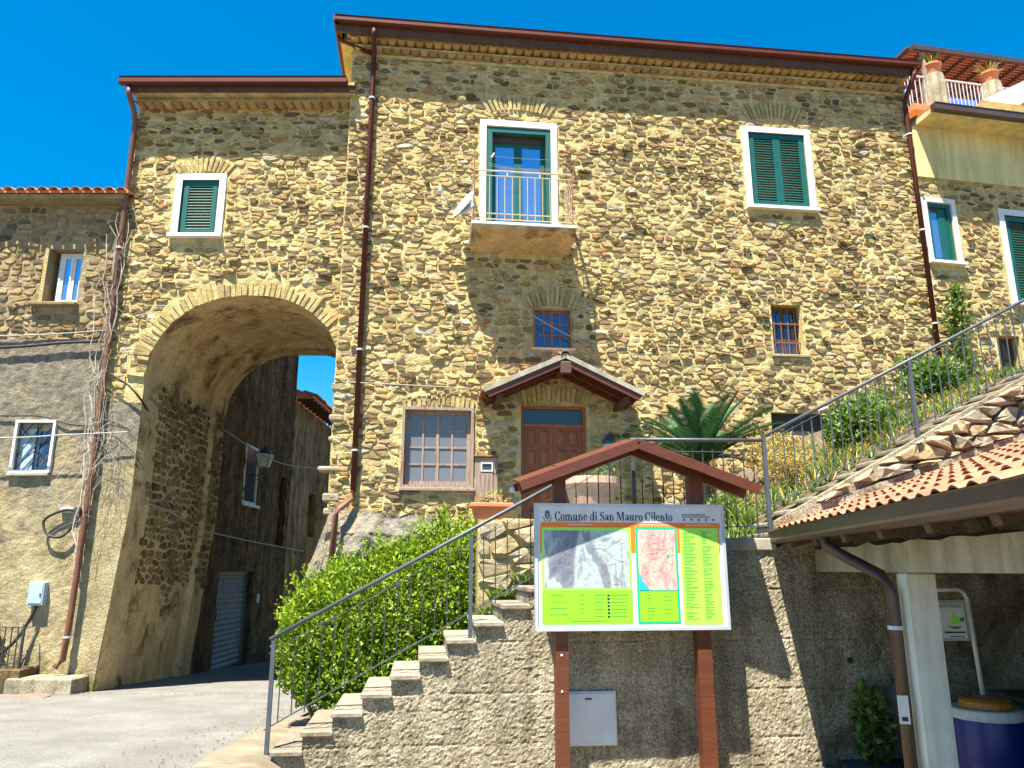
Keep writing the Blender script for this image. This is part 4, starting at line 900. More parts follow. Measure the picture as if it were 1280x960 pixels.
f = cross_window(l3, -6.9, -6.1, 4.6, 6.3, 2, 3, 'plastic_grey', 'glass_mid', 33.7, .08, .05)
MB().add([(-7.6, 32.9, 7.15), (-2, 32.9, 7.15), (-2, 37, 8.3), (-7.6, 37, 8.3), (-7.6, 32.9, 7.0), (-2, 32.9, 7.0), (-2, 37, 8.2), (-7.6, 37, 8.2)], [(0, 1, 2, 3), (7, 6, 5, 4), (0, 4, 5, 1), (3, 7, 4, 0)]).build('roof', 'gutter', l3)
MB().box(-7.5, -2, 32.8, 33.55, 6.75, 6.95).build('canopy', 'wood_dark', l3)
an = thing('roof_antenna', 'thin television antenna on the roof at the end of the lane', 'antenna', (-6.85, 36, 8.0))
MB().tube([(0, 0, -.2), (0, 0, 2.6)], .02, 6).build('mast', 'lattice', an)
for k in range(5): MB().bar((-.35 + .04 * k, -.1 + .15 * k, 2.3), (.35 - .04 * k, -.1 + .15 * k, 2.3), .02).build('element', 'lattice', an)
MB().bar((0, -.2, 2.3), (0, .7, 2.3), .02).build('boom', 'lattice', an)
# lane lantern on a wall bracket
sl2 = thing('street_lantern', 'square glass street lantern on iron bracket inside the arch', 'lantern', (-7.12, 22.0, 1.32)); sl2.scale = (.75,) * 3
def frustum(mb, cx, cy, z0, r0, z1, r1):
    vs = [(cx + sx * r, cy + sy * r, z) for (r, z) in ((r0, z0), (r1, z1)) for (sx, sy) in ((-1, -1), (1, -1), (1, 1), (-1, 1))]
    return mb.add(vs, [(3, 2, 1, 0), (4, 5, 6, 7), (0, 1, 5, 4), (1, 2, 6, 5), (2, 3, 7, 6), (3, 0, 4, 7)])
frustum(MB(), 0, 0, 5.0, .17, 5.48, .27).build('lantern_glass', 'concrete_white', sl2)
frustum(MB(), 0, 0, 5.482, .31, 5.7, .08).build('lantern_cap', 'iron', sl2)
MB().lathe((0, 0, 5.7), [(.06, 0), (.08, .05), (.02, .12)], 10).build('finial', 'iron', sl2)
b = MB()
for sx, sy in ((-1, -1), (1, -1), (1, 1), (-1, 1)): b.bar((sx * .175, sy * .175, 4.98), (sx * .275, sy * .275, 5.48), .03)
b.build('lantern_frame', 'iron', sl2)
MB().tube([(0, 0, 5.0), (0, 0, 4.8), (-.2, 0, 4.68), (-.62, 0, 4.68)], .022, 6).build('bracket', 'iron', sl2); MB().tube([(-.6, 0, 4.4), (-.3, 0, 4.45), (-.1, 0, 4.66)], .015, 6).build('scroll', 'iron', sl2)

# ------------------------------------------------------------------ right house with terrace above
rhs = thing('plastered_house', 'house with yellow plaster band and green shutters right of the stone house', 'house', *RIGHT)
W1 = (.18, .80, 8.95, 10.38); W2 = (2.2, 3.5, 8.1, 10.25); W3 = (1.5, 2.1, 6.3, 7.28)
wall_face(.04, 9, 0, 11.0, .08, [W1, W2, W3], 7.7, .012).build('wall', 'mortar', rhs)
MB().box(.04, 9, -.05, .3, 11.0, 12.3).build('plaster_band', 'plaster_yellow', rhs)
MB().box(.04, 9, .31, 6, 0, 12.3).build('wall', 'plaster_yellow', rhs)
hol = [('rect', -.2, .95, 8.75, 10.5), ('rect', 2.02, 3.7, 7.9, 10.42), ('rect', 1.45, 2.15, 6.25, 7.33)]
masonry(rhs, rubble(.04, 5.2, 4.5, 10.98, .23, .108, hol, 14), 'stone', 24)
MB().box(.12, 9, -.62, .3, 12.3, 12.42).build('soffit', 'plaster_yellow', rhs)
gutter_run(rhs, [(.1, -.68, 12.3), (9, -.68, 12.3)], 'gutter_dark', .14, .17)
MB().add([(.12, -.6, 12.45), (9, -.6, 12.45), (9, 2.2, 12.9), (.12, 2.2, 12.9), (.12, -.6, 12.425), (.12, 2.2, 12.425)], [(0, 1, 2, 3), (3, 5, 4, 0)]).build('roof', 'tile', rhs)
f = frame_mb(W1[0] - .12, W1[1] + .12, W1[2] - .02, W1[3] + .12, .11, -.035, .05, bottom=False).build('window', 'white', rhs)
frame_mb(*W1, .09, .02, .12).build('frame', 'green', f); MB().box(W1[0] + .09, W1[1] - .3, .09, .1, W1[2] + .09, W1[3] - .2).build('pane', 'glass', f); MB().box(W1[1] - .3, W1[1] - .09, .07, .1, W1[2] + .09, W1[3] - .09).build('inner_leaf', 'green', f)
MB().box(W1[0] + .09, W1[1] - .3, .08, .1, W1[3] - .2, W1[3] - .09).build('head_box', 'gutter_dark', f)
MB().box(W1[0] - .15, W1[1] + .15, -.13, .06, W1[2] - .09, W1[2] - .022, .008).build('sill', 'sill', f)
shutter_window(rhs, *W2, 2)
f = cross_window(rhs, *W3, 2, 2, 'wood_dark', 'glass_dark', .2, .06)
# roof terrace
ter = thing('roof_terrace', 'roof terrace with pale railing and stone pillars behind the plastered house', 'terrace', (0, 18.5, 0), R(11))
MB().box(12.55, 24, .5, 6, 9, 15.75).build('wall', 'plaster_cream', ter)
MB().box(12.35, 24, -.25, 6, 15.75, 15.95).build('slab', 'terracotta', ter)
for x in (13.38, 15.45, 18.4):
    b = MB(); b.lathe((0, 0, 0), [(.36, 0), (.34, .35), (.35, .8), (.3, 1.2), (.1, 1.22)], 10); o = b.build('pillar', 'concrete_rough', ter, loc=(x, 0, 15.95))
    o.data.transform(__import__('mathutils').Matrix.Identity(4))
def lattice_rail(p, q, z0, z1):
    for z in (z0 + .1, z1): MB().bar((*p, z), (*q, z), .045).build('rail', 'lattice', ter)
    n = int(math.dist(p, q) / .13)
    for k in range(n + 1):
        x = p[0] + (q[0] - p[0]) * k / n; y = p[1] + (q[1] - p[1]) * k / n; MB().bar((x, y, z0 + .1), (x, y, z1), .022).build('baluster', 'lattice', ter)
lattice_rail((13.75, 0), (15.1, 0), 15.95, 17.1); lattice_rail((12.55, .1), (12.6, 4.5), 15.95, 17.1); lattice_rail((15.8, 0), (18.1, 0), 15.95, 17.1); lattice_rail((12.55, 0), (13.05, 0), 15.95, 17.1)
MB().prism([(14.3, 15.96), (18, 15.96), (18, 17.6), (16.2, 17.0)], -.75, -.45).build('parapet', 'concrete_white', ter)
MB().prism([(15.6, 15.96), (18.2, 15.96), (18.2, 17.1), (16.6, 16.55)], -.98, -.76).build('parapet', 'terracotta', ter)
pg = thing('pergola', 'dark timber pergola with slatted shade over the roof terrace', 'pergola', (0, 18.5, 0), R(11))
MB().bar((12.7, -.1, 18.05), (21, -.1, 18.1), .12, .16).build('beam', 'gutter_dark', pg); MB().bar((12.7, 4.6, 18.05), (21, 4.6, 18.1), .12, .16).build('beam', 'gutter_dark', pg)
for x in (13.1, 15.7, 18.3):
    MB().bar((x, -.02, 15.96), (x, -.02, 17.98), .1).build('post', 'wood_grey', pg); MB().bar((x, 4.5, 15.96), (x, 4.5, 18), .1).build('post', 'wood_grey', pg)
for k in range(17): MB().bar((12.8 + .5 * k, -.1, 18.17), (12.8 + .5 * k, 4.6, 18.17), .06, .09).build('rafter', 'wood_dark', pg)
for k in range(34): MB().box(12.7, 21, .12 + k * .132, .232 + k * .132, 18.22, 18.235).build('shade_slat', 'door', pg)
towel = tag(place(MB().box(13.8, 15.0, .12, .15, 16.25, 16.6).build('laundry', 'flower_blue'), ((0, 18.5, 0), R(11))), 'blue cloth hung behind the terrace railing', 'laundry')
towel = tag(place(MB().box(12.68, 12.7, .3, 1.8, 16.6, 16.95).build('laundry', 'flower_blue'), ((0, 18.5, 0), R(11))), 'blue cloth hung on the side rail of the terrace', 'laundry')
g = random.Random(77)
for x, lb in ((13.38, 'terracotta pot with spiky green plant on terrace pillar by the brown downpipe'), (15.45, 'terracotta pot with yellowing spiky plant on terrace pillar by the white parapet')):
    pt = thing('potted_plant', lb, 'potted plant', (x * math.cos(R(11)), 18.5 + x * math.sin(R(11)), 17.17), 0, 'pots on the terrace pillars')
    MB().lathe((0, 0, 0), [(.2, 0), (.27, .3), (.3, .3), (.3, .36), (.24, .36)], 14).build('pot', 'terracotta', pt)
    b = MB()
    for k in range(34):
        a = g.uniform(0, 6.28); e = g.uniform(.2, 1.2); l = g.uniform(.35, .6); d = Vector((math.cos(a) * math.cos(e), math.sin(a) * math.cos(e), math.sin(e))); s_ = Vector((-d.y, d.x, 0)).normalized() * .03; p = Vector((0, 0, .36))
        b.add([p - s_, p + s_, p + d * l * .6 + s_ + Vector((0, 0, .04)), p + d * l], [(0, 1, 2), (0, 2, 3)], g.random())
    b.build('leaves', 'leaf_green' if x < 14 else 'leaf_dry', pt)
# ------------------------------------------------------------------ retaining wall, stairs, terrace (frame parallel to the stone house)
SX, SZ, RUN, RISE = -2.27, .55, .271, .164
def wall_top(u):
    if u < SX: return .46
    if u < 1.0: return SZ - .05 + RISE * int((u - SX) / RUN)
    if u < 2.85: return 2.42
    return 2.42 + .53 * (u - 2.85)
rw = thing('retaining_wall', 'roughcast concrete retaining wall below the stairs and notice board', 'wall', *RET)
b = MB(); us = sorted(lin(-2.36, 4.4, 330) + lin(4.5, 8, 40) + [SX + RUN * i + e for i in range(13) for e in (-.002, .002)]); rows = lin(-.1, 2.44, 116) + lin(2.5, 5.3, 30); nv = len(rows) - 1; vs = []
for u in us:
    t = wall_top(u)
    for j in range(nv + 1):
        z = min(rows[j], t)
        a = fnz(u, 0, z, 17, 1) * .006 + nz(u, 0, z, 33, 4) * .010 + fnz(u, 0, z, .8, 7) * .02
        for jz in (.55, 1.02, 1.5, 2.0): a -= .009 * math.exp(-((z - jz - .012 * nz(u, 0, 0, 2)) / .012) ** 2) * (.4 + .6 * (nz(u, 0, jz, 1.3) > -.1))
        vs.append((u, -a - .02, z))
b.add(vs, [(i * (nv + 1) + j, (i + 1) * (nv + 1) + j, (i + 1) * (nv + 1) + j + 1, i * (nv + 1) + j + 1) for i in range(len(us) - 1) for j in range(nv)]); b.build('wall_face', 'concrete_rough', rw)
b = MB(); b.prism([(-2.36, -.1), (8, -.1), (8, wall_top(8)), (2.85, 2.42), (1.0, 2.42), (1.0, 2.15), (SX, SZ - .22), (-2.36, .44)], .04, 1.15); b.build('wall_core', 'concrete', rw)
MB().box(2.0, 2.84, -.04, .35, 2.40, 2.53, .012).build('coping_slab', 'concrete', rw); MB().box(.98, 1.99, -.03, .35, 2.40, 2.52, .012).build('coping_slab', 'concrete', rw)
MB().lathe((0, 0, 0), [(.028, -.05), (.028, .02)], 12).build('drain_hole', 'interior', rw, loc=(3.55, -.03, 1.28)).rotation_euler = (R(90), 0, 0)
st = thing('stone_stairs', 'worn stone stairs climbing along the roughcast wall past the hedge', 'stairs', *RET)
for i in range(12):
    x = SX + RUN * i; z = SZ + RISE * i; q = MB(); q.box(0, RUN + .03, .01, 1.12, -.21, -.055, .012); o = q.build('step', 'step', st, loc=(x, 0, z)); 
    MB().box(-.015, RUN + .01, -.055 + U(-.012, .012), 1.13, -.053, U(-.004, .004), .012).build('tread', 'step', o)
for i in range(18):
    x = 2.85 + .283 * i; z = 2.6 + .15 * i; q = MB(); q.box(0, .31, .1, 1.12, -.19, -.055, .012); o = q.build('step', 'step', st, loc=(x, 0, z))
    MB().box(-.02, .30, .06 + U(-.015, .015), 1.13, -.053, U(-.004, .004), .012).build('tread', 'step', o)
# rough blocks between the carport roof and the upper flight
uw = thing('block_wall', 'rough pale stone blocks under the upper stair flight above carport roof', 'wall', *RET)
lo = lambda x: 2.74 + .322 * (x - 3.02) + .05
pl = rubble(3.0, 7.2, 2.6, 5.2, .34, .16, [('plane', .322, -1, .322 * 3.02 - 2.80), ('plane', -.53, 1, 2.68 - .53 * 2.85)], 18)
masonry(uw, pl, 'stone_pale', 28, .011, .04, .1, off=.03)
MB().prism([(2.95, lo(2.95) - .2), (8, lo(8) - .2), (8, lo(8) + .02), (2.95, lo(2.95) + .0)], -.08, -.03).build('flashing', 'concrete_rough', uw)
MB().prism([(2.86, 2.52), (8, 2.52 + .53 * 5.14), (8, 2.71 + .53 * 5.14), (2.86, 2.71)], -.025, .055).build('stringer', 'concrete_rough', st)
# terrace between stairs and house, stone front by the hedge
tr = MB(); tr.prism([(-.25, -.2), (2.95, -.2), (2.95, 2.5), (-.25, 2.5)], 1.30, 6.83); tr.box(1.0, 2.9, .36, 1.298, 2.42, 2.5)
tag(place(tr.build('terrace', 'paving'), RET), kind='structure')
pw2 = thing('terrace_wall', 'pale stone parapet of the terrace beside the clipped hedge', 'wall', (RET[0][0] - 1.17 * math.sin(FA), RET[0][1] + 1.17 * math.cos(FA), 0), FA)
wall_face(-.27, 1.0, .8, 2.78, .05, [], 3.3, .012).build('wall', 'mortar', pw2); MB().box(-.27, 1.0, .02, .3, .8, 2.78).build('wall', 'mortar_brown', pw2)
masonry(pw2, rubble(-.27, 1.0, .9, 2.8, .3, .17, [], 19), 'stone_pale', 29, .004, .02, .06, tint=lambda c, g: .35 + .6 * g.random())
# planted slope right of the terrace
def bed_z(x, y): return 2.56 + .53 * min(4.15, max(0, x - 2.85)) + .28 * max(0, x - 7) + .03 * (y - 1.1) + .05 * fnz(x, y, 0, 1.3)
b = MB(); xs = lin(2.9, 13, 50); yy = lin(1.12, 7.6, 28)
b.add([(x, y, bed_z(x, y)) for x in xs for y in yy], [(i * 29 + j, (i + 1) * 29 + j, (i + 1) * 29 + j + 1, i * 29 + j + 1) for i in range(50) for j in range(28)])
b.add([(2.9, y, bed_z(2.9, y)) for y in yy] + [(2.9, y, 2.3) for y in yy], [(j, j + 1, 30 + j, 29 + j) for j in range(28)])
tag(place(b.build('planted_slope', 'soil'), RET), kind='structure')
# railings
def railing(label, segs, posts, nb, group):
    t = thing('stair_railing', label, 'railing', *RET, group)
    for (p, q, off) in segs:
        P = lambda k, z: (p[0] + (q[0] - p[0]) * k, .03, z)
        tz = lambda k: p[2] + (q[2] - p[2]) * k; bz = lambda k: p[1] + (q[1] - p[1]) * k
        MB().tube([P(0, tz(0)), P(1, tz(1))], .021, 8).build('handrail', 'steel', t, smooth=True)
        MB().bar(P(0, tz(0) - off), P(1, tz(1) - off), .02, .008).build('lower_rail', 'steel', t)
        MB().bar(P(0, bz(0)), P(1, bz(1)), .022, .012).build('lower_rail', 'steel', t)
        n = nb
        for k in range(1, n): MB().bar(P(k / n, bz(k / n) - (.0 if k % 3 else .05)), P(k / n, tz(k / n) - off + .03), .0105).build('baluster', 'iron' if segs[0][0][0] < 2 else 'steel', t)
    for (x, z0, z1) in posts: MB().bar((x, .03, z0), (x, .03, z1), .04).build('post', 'steel', t)
    return t
# segment: (x, bottom z, top z) pairs
railing('grey steel railing climbing beside the clipped hedge', [((-2.37, .72, 1.54), (1.3, 2.72, 3.54), .13)], [(-2.33, .42, 1.53), (-.42, 1.4, 2.56)], 30, 'steel stair railings')
railing('level grey steel railing on the landing behind the notice board', [((1.3, 2.62, 3.58), (2.80, 2.66, 3.6), .13)], [(1.32, 2.5, 3.58)], 13, 'steel stair railings')
railing('grey steel railing climbing the upper flight past dry weeds', [((2.82, 2.86, 3.64), (7.6, 5.29, 6.06), .07)], [(2.82, 2.5, 3.66), (4.67, 3.45, 4.58), (6.6, 4.4, 5.56)], 41, 'steel stair railings')
# bare rock under the corner of the house
b = MB(); xs = lin(-3.85, -.9, 70); zs = lin(-.2, 3.3, 70); vs = []
for x in xs:
    tp = 3.28 - .22 * max(0, (x + 2.6)) * .55 - 3.2 * max(0, -3.45 - x) + .07 * fnz(x, 0, 0, 2.1)
    for k, z in enumerate(zs):
        t = k / 70; zz = -.2 + (tp + .2) * t; e = min(1, (1 - t) * 9); bul = .16 + .5 * (1 - t) ** 1.3 + .16 * fnz(x, 3, zz, 1.6, 5) + .05 * fnz(x, 1, zz, 6, 2)
        if x < -3.3: bul *= .8
        vs.append((x + .08 * nz(x, 8, zz, 1.7), -max(0.02, bul * (.25 + .75 * e)), zz + .03 * nz(x, 2, zz, 5)))
    vs.append((x, .05, tp + .01))
n = 72
b.add(vs, [(i * n + j, (i + 1) * n + j, (i + 1) * n + j + 1, i * n + j + 1) for i in range(70) for j in range(n - 1)])
b.add([vs[j] for j in range(n)] + [(-3.75, .3, vs[j][2]) for j in range(n)], [(j, j + 1, n + j + 1, n + j) for j in range(n - 1)])
tag(place(b.build('rock_outcrop', 'rock'), MAIN), 'bare grey rock outcrop carrying the corner of the stone house', 'rock')
cable('cable', [(-.93, 14.0, 9.0), (-.5, 14.3, 8.3), (.2, 14.7, 7.4), (.85, 14.95, 7.0), (1.7, 15.1, 6.62)], .012, 'cable_pale', 'white cable sagging from the balcony down across the facade')
cable('cable', [(5.0, 15.52, 9.85), (4.6, 15.5, 8.9), (3.5, 15.38, 7.6), (3.2, 15.3, 6.4)], .004, 'cable_pale', 'thin white wire trailing down from the double shuttered window')
cable('cable', [(-3.3, 14.5, 5.75), (-2, 14.65, 5.72), (-.8, 14.85, 5.7)], .01, 'cable_pale', 'thin grey wire stretched across the facade above the large window')

# ------------------------------------------------------------------ hedge and other plants
def ret_pt(x, y, z): c, s = math.cos(FA), math.sin(FA); return Vector((RET[0][0] + x * c - y * s, RET[0][1] + x * s + y * c, z))
g = random.Random(55)
hd = thing('clipped_hedge', 'bright green clipped hedge between the stairs and the stone house', 'hedge', (-1.45, 9.9, .4))
BL = [((-.93, .05, .95), (.5, .7, .76)), ((-.5, .05, 1.08), (.75, .8, .9)), ((.05, .15, 1.2), (.75, .8, 1.0)), ((.6, .25, 1.45), (.62, .75, .98)), ((.95, .2, 1.35), (.34, .6, 1.02)), ((-.15, -.15, .55), (1.1, .65, .5)), ((.6, 0, .7), (.6, .7, .6))]
def inside(p, sc_=1.0): return any(sum(((p[i] - c[i]) / (r[i] * sc_)) ** 2 for i in range(3)) < 1 for c, r in BL)
pts = []
while len(pts) < 36000:
    c, r = BL[g.choices(range(7), (1.2, 1.5, 1.6, 1.5, .9, 1.2, .6))[0]]
    v = Vector((g.gauss(0, 1), g.gauss(0, 1), g.gauss(0, 1))).normalized(); k = 1 + .09 * fnz(v.x * 2 + c[0], v.y * 2, v.z * 2, 2.2) - abs(g.gauss(0, .2))
    p = Vector((c[0] + v.x * r[0] * k, c[1] + v.y * r[1] * k, c[2] + v.z * r[2] * k))
    if p.z < .24 or inside(p, .45): continue
    pts.append((p, v, min(1, max(0, g.gauss(.5, .2) + .18 * fnz(p.x, p.y, p.z, 3.5)))))
leaves(pts, .066, g, .62, .6).build('foliage', 'leaf_hedge', hd)
sh_ = []
for k in range(260):
    c, r = BL[g.randrange(5)]; v = Vector((g.gauss(0, 1), g.gauss(0, .8), abs(g.gauss(0, 1)) + .25)).normalized(); p = Vector((c[0] + v.x * r[0], c[1] + v.y * r[1], c[2] + v.z * r[2]))
    if inside(p, .97): continue
    d = (v + Vector((0, 0, 1.2))).normalized()
    for i in range(7): sh_.append((p + d * .03 * i, d, min(1, .7 + .05 * i)))
leaves(sh_, .055, g, .5, .8).build('new_shoots', 'leaf_hedge', hd)
for k in range(16):
    b = MB(); x = g.uniform(-.85, .9); y = g.uniform(-.3, .4); p = Vector((x, y, -.05)); q = []
    for i in range(6): q.append(p.copy()); p = p + Vector((g.gauss(0, .07), g.gauss(0, .07), .2))
    b.tube(q, [.03, .027, .024, .02, .015, .01], 5); b.build('stem', 'bark', hd)
# sago palm
def frond_mb(L, droop, g):
    b = MB(); P = []; a = 0
    p = Vector((0, 0, 0)); d = Vector((0, 1, 0))
    n = 26; pts = [p.copy()]
    for i in range(n): ang = -droop * i / n; d = Vector((0, math.cos(ang), math.sin(ang))); p = p + d * L / n; pts.append(p.copy())
    b.tube(pts, [.012 - .009 * i / n for i in range(n + 1)], 4)
    for i in range(3, n + 1):
        t = i / n; ll = .21 * math.sin(math.pi * (.12 + .86 * t)) ** .6 + .02; d = (pts[i] - pts[i - 1]).normalized(); up = Vector((1, 0, 0)).cross(d)
        for s in (-1, 1):
            for h in (0, .5):
                q = pts[i] - d * (L / n) * h; e = (Vector((s, 0, 0)) * .8 + d * .75 + up * .28).normalized() * ll; w_ = d * .013
                b.add([q - w_, q + w_, q + e * .6 + w_, q + e], [(0, 1, 2), (0, 2, 3)], g.random())
    return b
pm = thing('sago_palm', 'dark green sago palm growing above the landing railing', 'palm', tuple(ret_pt(3.6, 4.0, 3.12)))
MB().lathe((0, 0, -.1), [(.16, 0), (.2, .15), (.19, .4), (.2, .55), (.17, .75), (.08, .9)], 12).build('trunk', 'bark', pm)
protos = [frond_mb(1.4, .4, g), frond_mb(1.35, .65, g), frond_mb(1.2, .25, g)]; srcs = [None] * 3
for k in range(36):
    i = k % 3
    if srcs[i] is None: srcs[i] = protos[i].build('frond', 'leaf_palm', pm); o = srcs[i]
    else: o = share(srcs[i], pm)
    o.location = (0, 0, .72 + .003 * k); o.rotation_euler = (R(16 + 56 * ((k * 7) % 36) / 36), 0, k * 2.39996 + g.uniform(-.15, .15)); o.scale = (1, g.uniform(.88, 1.08), 1)
# weeds: dry grass is stuff, each bush is a thing
def tuft(b, p, n, h, g, spread=.5):
    for k in range(n):
        a = g.uniform(0, 6.28); d = Vector((math.cos(a) * spread, math.sin(a) * spread, 1)).normalized(); l = h * g.uniform(.5, 1.2); s = Vector((-d.y, d.x, 0)).normalized() * .008
        m_ = p + d * l * .6; e = p + d * l + Vector((math.cos(a) * l * .2, math.sin(a) * l * .2, -l * .05)); b.add([p - s, p + s, m_ + s, m_ - s, e], [(0, 1, 2, 3), (3, 2, 4)], g.random())
b = MB(); bg = MB()
for k in range(700):
    x = g.uniform(2.95, 10.5); y = 1.2 + abs(g.gauss(0, 1.6))
    if y > 6.4: continue
    tuft(b if g.random() < .33 else bg, Vector((x, y, bed_z(x, y) - .02)), 9, g.uniform(.15, .45) * (1.0 if x < 6 else .6), g, .6)
tag(place(bg.build('green_grass', 'leaf_green'), RET), 'green grass mixed into the planted slope', 'grass', kind='stuff')
tag(place(b.build('dry_grass', 'leaf_dry'), RET), 'dry yellow grass on the planted slope', 'grass', kind='stuff')
b = MB()
for k in range(170):
    x = g.uniform(1.9, 3.0); y = g.uniform(.5, 4.5); tuft(b, Vector((x, y, 2.49 if x < 2.9 else bed_z(x, y))), 7, g.uniform(.15, .4), g, .7)
for k in range(60): x = g.uniform(-.25, 1.0); tuft(b, Vector((x, 1.05 + g.uniform(0, .05), max(.6, SZ + RISE * int((x - SX) / RUN)))), 6, .22, g, .9)
tag(place(b.build('green_weeds', 'leaf_green'), RET), 'green weeds sprouting along the terrace edge', 'weeds', kind='stuff')
def bush(name, label, x, y, z, r, n, m, size, cat='bush', group='bushes on the planted slope'):
    t = thing(name, label, cat, tuple(ret_pt(x, y, z)), 0, group); pts = []
    for q in range(5): c = (g.uniform(-.5, .5) * r[0], g.uniform(-.4, .4) * r[1], r[2] * g.uniform(.6, 1.25)); pts += blob_leaves(c, (r[0] * .62, r[1] * .62, r[2] * .6), n // 5, g, .5)
    leaves([p for p in pts if p[0].z > 0], size, g, .5).build('foliage', m, t); bb = MB()
    for k in range(7): bb.tube([(g.uniform(-.1, .1), g.uniform(-.1, .1), -.1), (g.uniform(-.4, .4) * r[0], g.uniform(-.4, .4) * r[1], r[2] * 1.1)], [.014, .005], 4)
    bb.build('stem', 'bark', t)
for (lb, x, y, r, n, m, s) in (('dark leafy bush half way up the slope behind the middle railing post', 5.15, 2.1, (.5, .45, .46), 1500, 'leaf_green', .1), ('green bush at the foot of the right brown downpipe', 7.2, 3.2, (.5, .45, .45), 1500, 'leaf_green', .11), ('yellow green weed bush behind the corner post of the railings', 3.1, 2.1, (.32, .4, .38), 800, 'leaf_green', .06), ('low green weed bush on the landing right of the notice board', 2.45, 1.6, (.38, .35, .3), 800, 'leaf_green', .06), ('brown dried bush low on the planted slope', 4.0, 2.0, (.5, .5, .42), 1100, 'leaf_dry', .06), ('dry yellow bush below the slot vent on the slope', 4.5, 2.9, (.6, .6, .42), 1000, 'leaf_dry', .07), ('small green bush uphill of the dark leafy bush by the railing post', 5.8, 2.4, (.45, .4, .42), 700, 'leaf_green', .07)):
    bush('bush', lb, x, y, bed_z(x, y) if x > 2.9 else 2.5, r, n, m, s)
vn = thing('climbing_vine', 'leafy green vine climbing the wall along the right brown downpipe', 'vine', tuple(ret_pt(10.25, 6.55, 5.6)))
pts = []
for k in range(900): z = g.uniform(0, 2.6) ** 1.0; pts.append((Vector((g.gauss(0, .17) * (1.3 - .3 * z) + .1 * z, g.gauss(0, .06), z)), Vector((0, -1, 0)), g.random()))
leaves(pts, .12, g, .6).build('foliage', 'leaf_green', vn); MB().tube([(0, 0, -.3), (.05, .05, 1), (.2, .03, 2.5)], [.03, .02, .01], 5).build('stem', 'bark', vn)
sm = thing('dead_sedum', 'pinkish dried sedum cushion at the corner of the carport roof', 'plant', tuple(ret_pt(2.98, -.12, 2.52)))
leaves(blob_leaves((0, 0, .1), (.17, .12, .12), 420, g, .4), .04, g, .4).build('foliage', leaf_mat('pink_dry_leaf', (.30, .13, .08), (.45, .24, .15), (.50, .34, .20)), sm)
wd = thing('wall_weed', 'dark green weed at the foot of the shaded retaining wall by the carport pipe', 'weed', tuple(ret_pt(3.62, -.2, .3)))
leaves(blob_leaves((0, 0, .35), (.17, .15, .4), 420, g, .3), .09, g, .6).build('foliage', 'leaf_green', wd); MB().tube([(0, 0, -.05), (.02, 0, .6)], .008, 4).build('stem', 'bark', wd)
for (xx, zz, lb) in ((-1.35, 3.05, 'small green tuft growing on the rock ledge under the large window'),):
    wt = thing('wall_weed', lb, 'weed', (xx * math.cos(FA) + .25 * math.sin(FA), 15 + xx * math.sin(FA) - .25 * math.cos(FA), zz)); b = MB(); tuft(b, Vector((0, 0, 0)), 30, .4, g, .5); b.build('foliage', 'leaf_green', wt)
# pots
def pot(name, label, x, y, z, prof, m, plant, cat='pot', rect=None):
    t = thing(name, label, cat, tuple(ret_pt(x, y, z)), FA)
    if rect:
        b = MB(); frustum_r(b, rect); b.build('trough', m, t); MB().box(-rect[0] - .03, rect[0] + .03, -rect[1] - .03, rect[1] + .03, rect[2], rect[2] + .05, .008).build('rim', m, t)
    else: MB().lathe((0, 0, 0), prof, 24).build('bowl', m, t, smooth=False)
    if plant: leaves(blob_leaves((0, 0, plant[2]), plant[0], plant[1], g, .3), .07, g, .4).build('foliage', plant[3], t)
def frustum_r(b, r):
    vs = [(sx * r[0] * k, sy * r[1] * k, z) for (k, z) in ((.8, 0), (1, r[2])) for sx, sy in ((-1, -1), (1, -1), (1, 1), (-1, 1))]
    b.add(vs, [(3, 2, 1, 0), (4, 5, 6, 7), (0, 1, 5, 4), (1, 2, 6, 5), (2, 3, 7, 6), (3, 0, 4, 7)])
pot('planter_trough', 'orange terracotta trough on the terrace parapet by the meter cabinet', -.1, 1.36, 2.785, None, 'terracotta', ((.22, .1, .1), 60, .26, 'leaf_dry'), 'planter', (.23, .11, .15))
pot('terracotta_bowl', 'large lime stained terracotta bowl on the terrace behind the notice board', 1.52, 3.0, 2.5, [(.2, 0), (.22, .3), (.3, .55), (.38, .85), (.42, .9), (.42, 1.0), (.36, 1.0), (.3, .8)], 'pot_pale', ((.36, .36, .16), 260, 1.1, 'leaf_green'))
# ------------------------------------------------------------------ notice board
nb = thing('notice_board', 'roofed wooden notice board with town map panel in front of retaining wall', 'notice board', *BRD)
nb.location = (0, 7.68, 2.2 * (1 - 1.024)); nb.scale = (1.024,) * 3
PX0, PX1, PZ0, PZ1 = .22, 2.12, 1.64, 2.83
for (x0, x1, t) in ((.42, .54, 3.22), (1.80, 1.94, 3.2)): MB().box(x0, x1, .05, .17, -.1, t, .006).build('post', 'wood_red', nb)
panel = MB().box(PX0 + .02, PX1 - .02, .0, .045, PZ0 + .02, PZ1 - .02).build('panel', 'white', nb)
frame_mb(PX0, PX1, PZ0, PZ1, .028, -.012, .05).build('frame', 'metal_panel', nb)
MB().box(.5, 1.85, .055, .11, PZ0 + .15, PZ0 + .25).build('back_rail', 'wood_red_h', nb); MB().box(.5, 1.85, .055, .11, PZ1 - .25, PZ1 - .15).build('back_rail', 'wood_red_h', nb)
def flat(name, m, x0, x1, z0, z1, lift, parent=panel): return MB().add([(x0, -lift, z0), (x1, -lift, z0), (x1, -lift, z1), (x0, -lift, z1)], [(0, 1, 2, 3)]).build(name, m, parent)
def ink(name, c, c2=None, sc_=30): M[name] = mat(name, c, c2, sc_, .45)
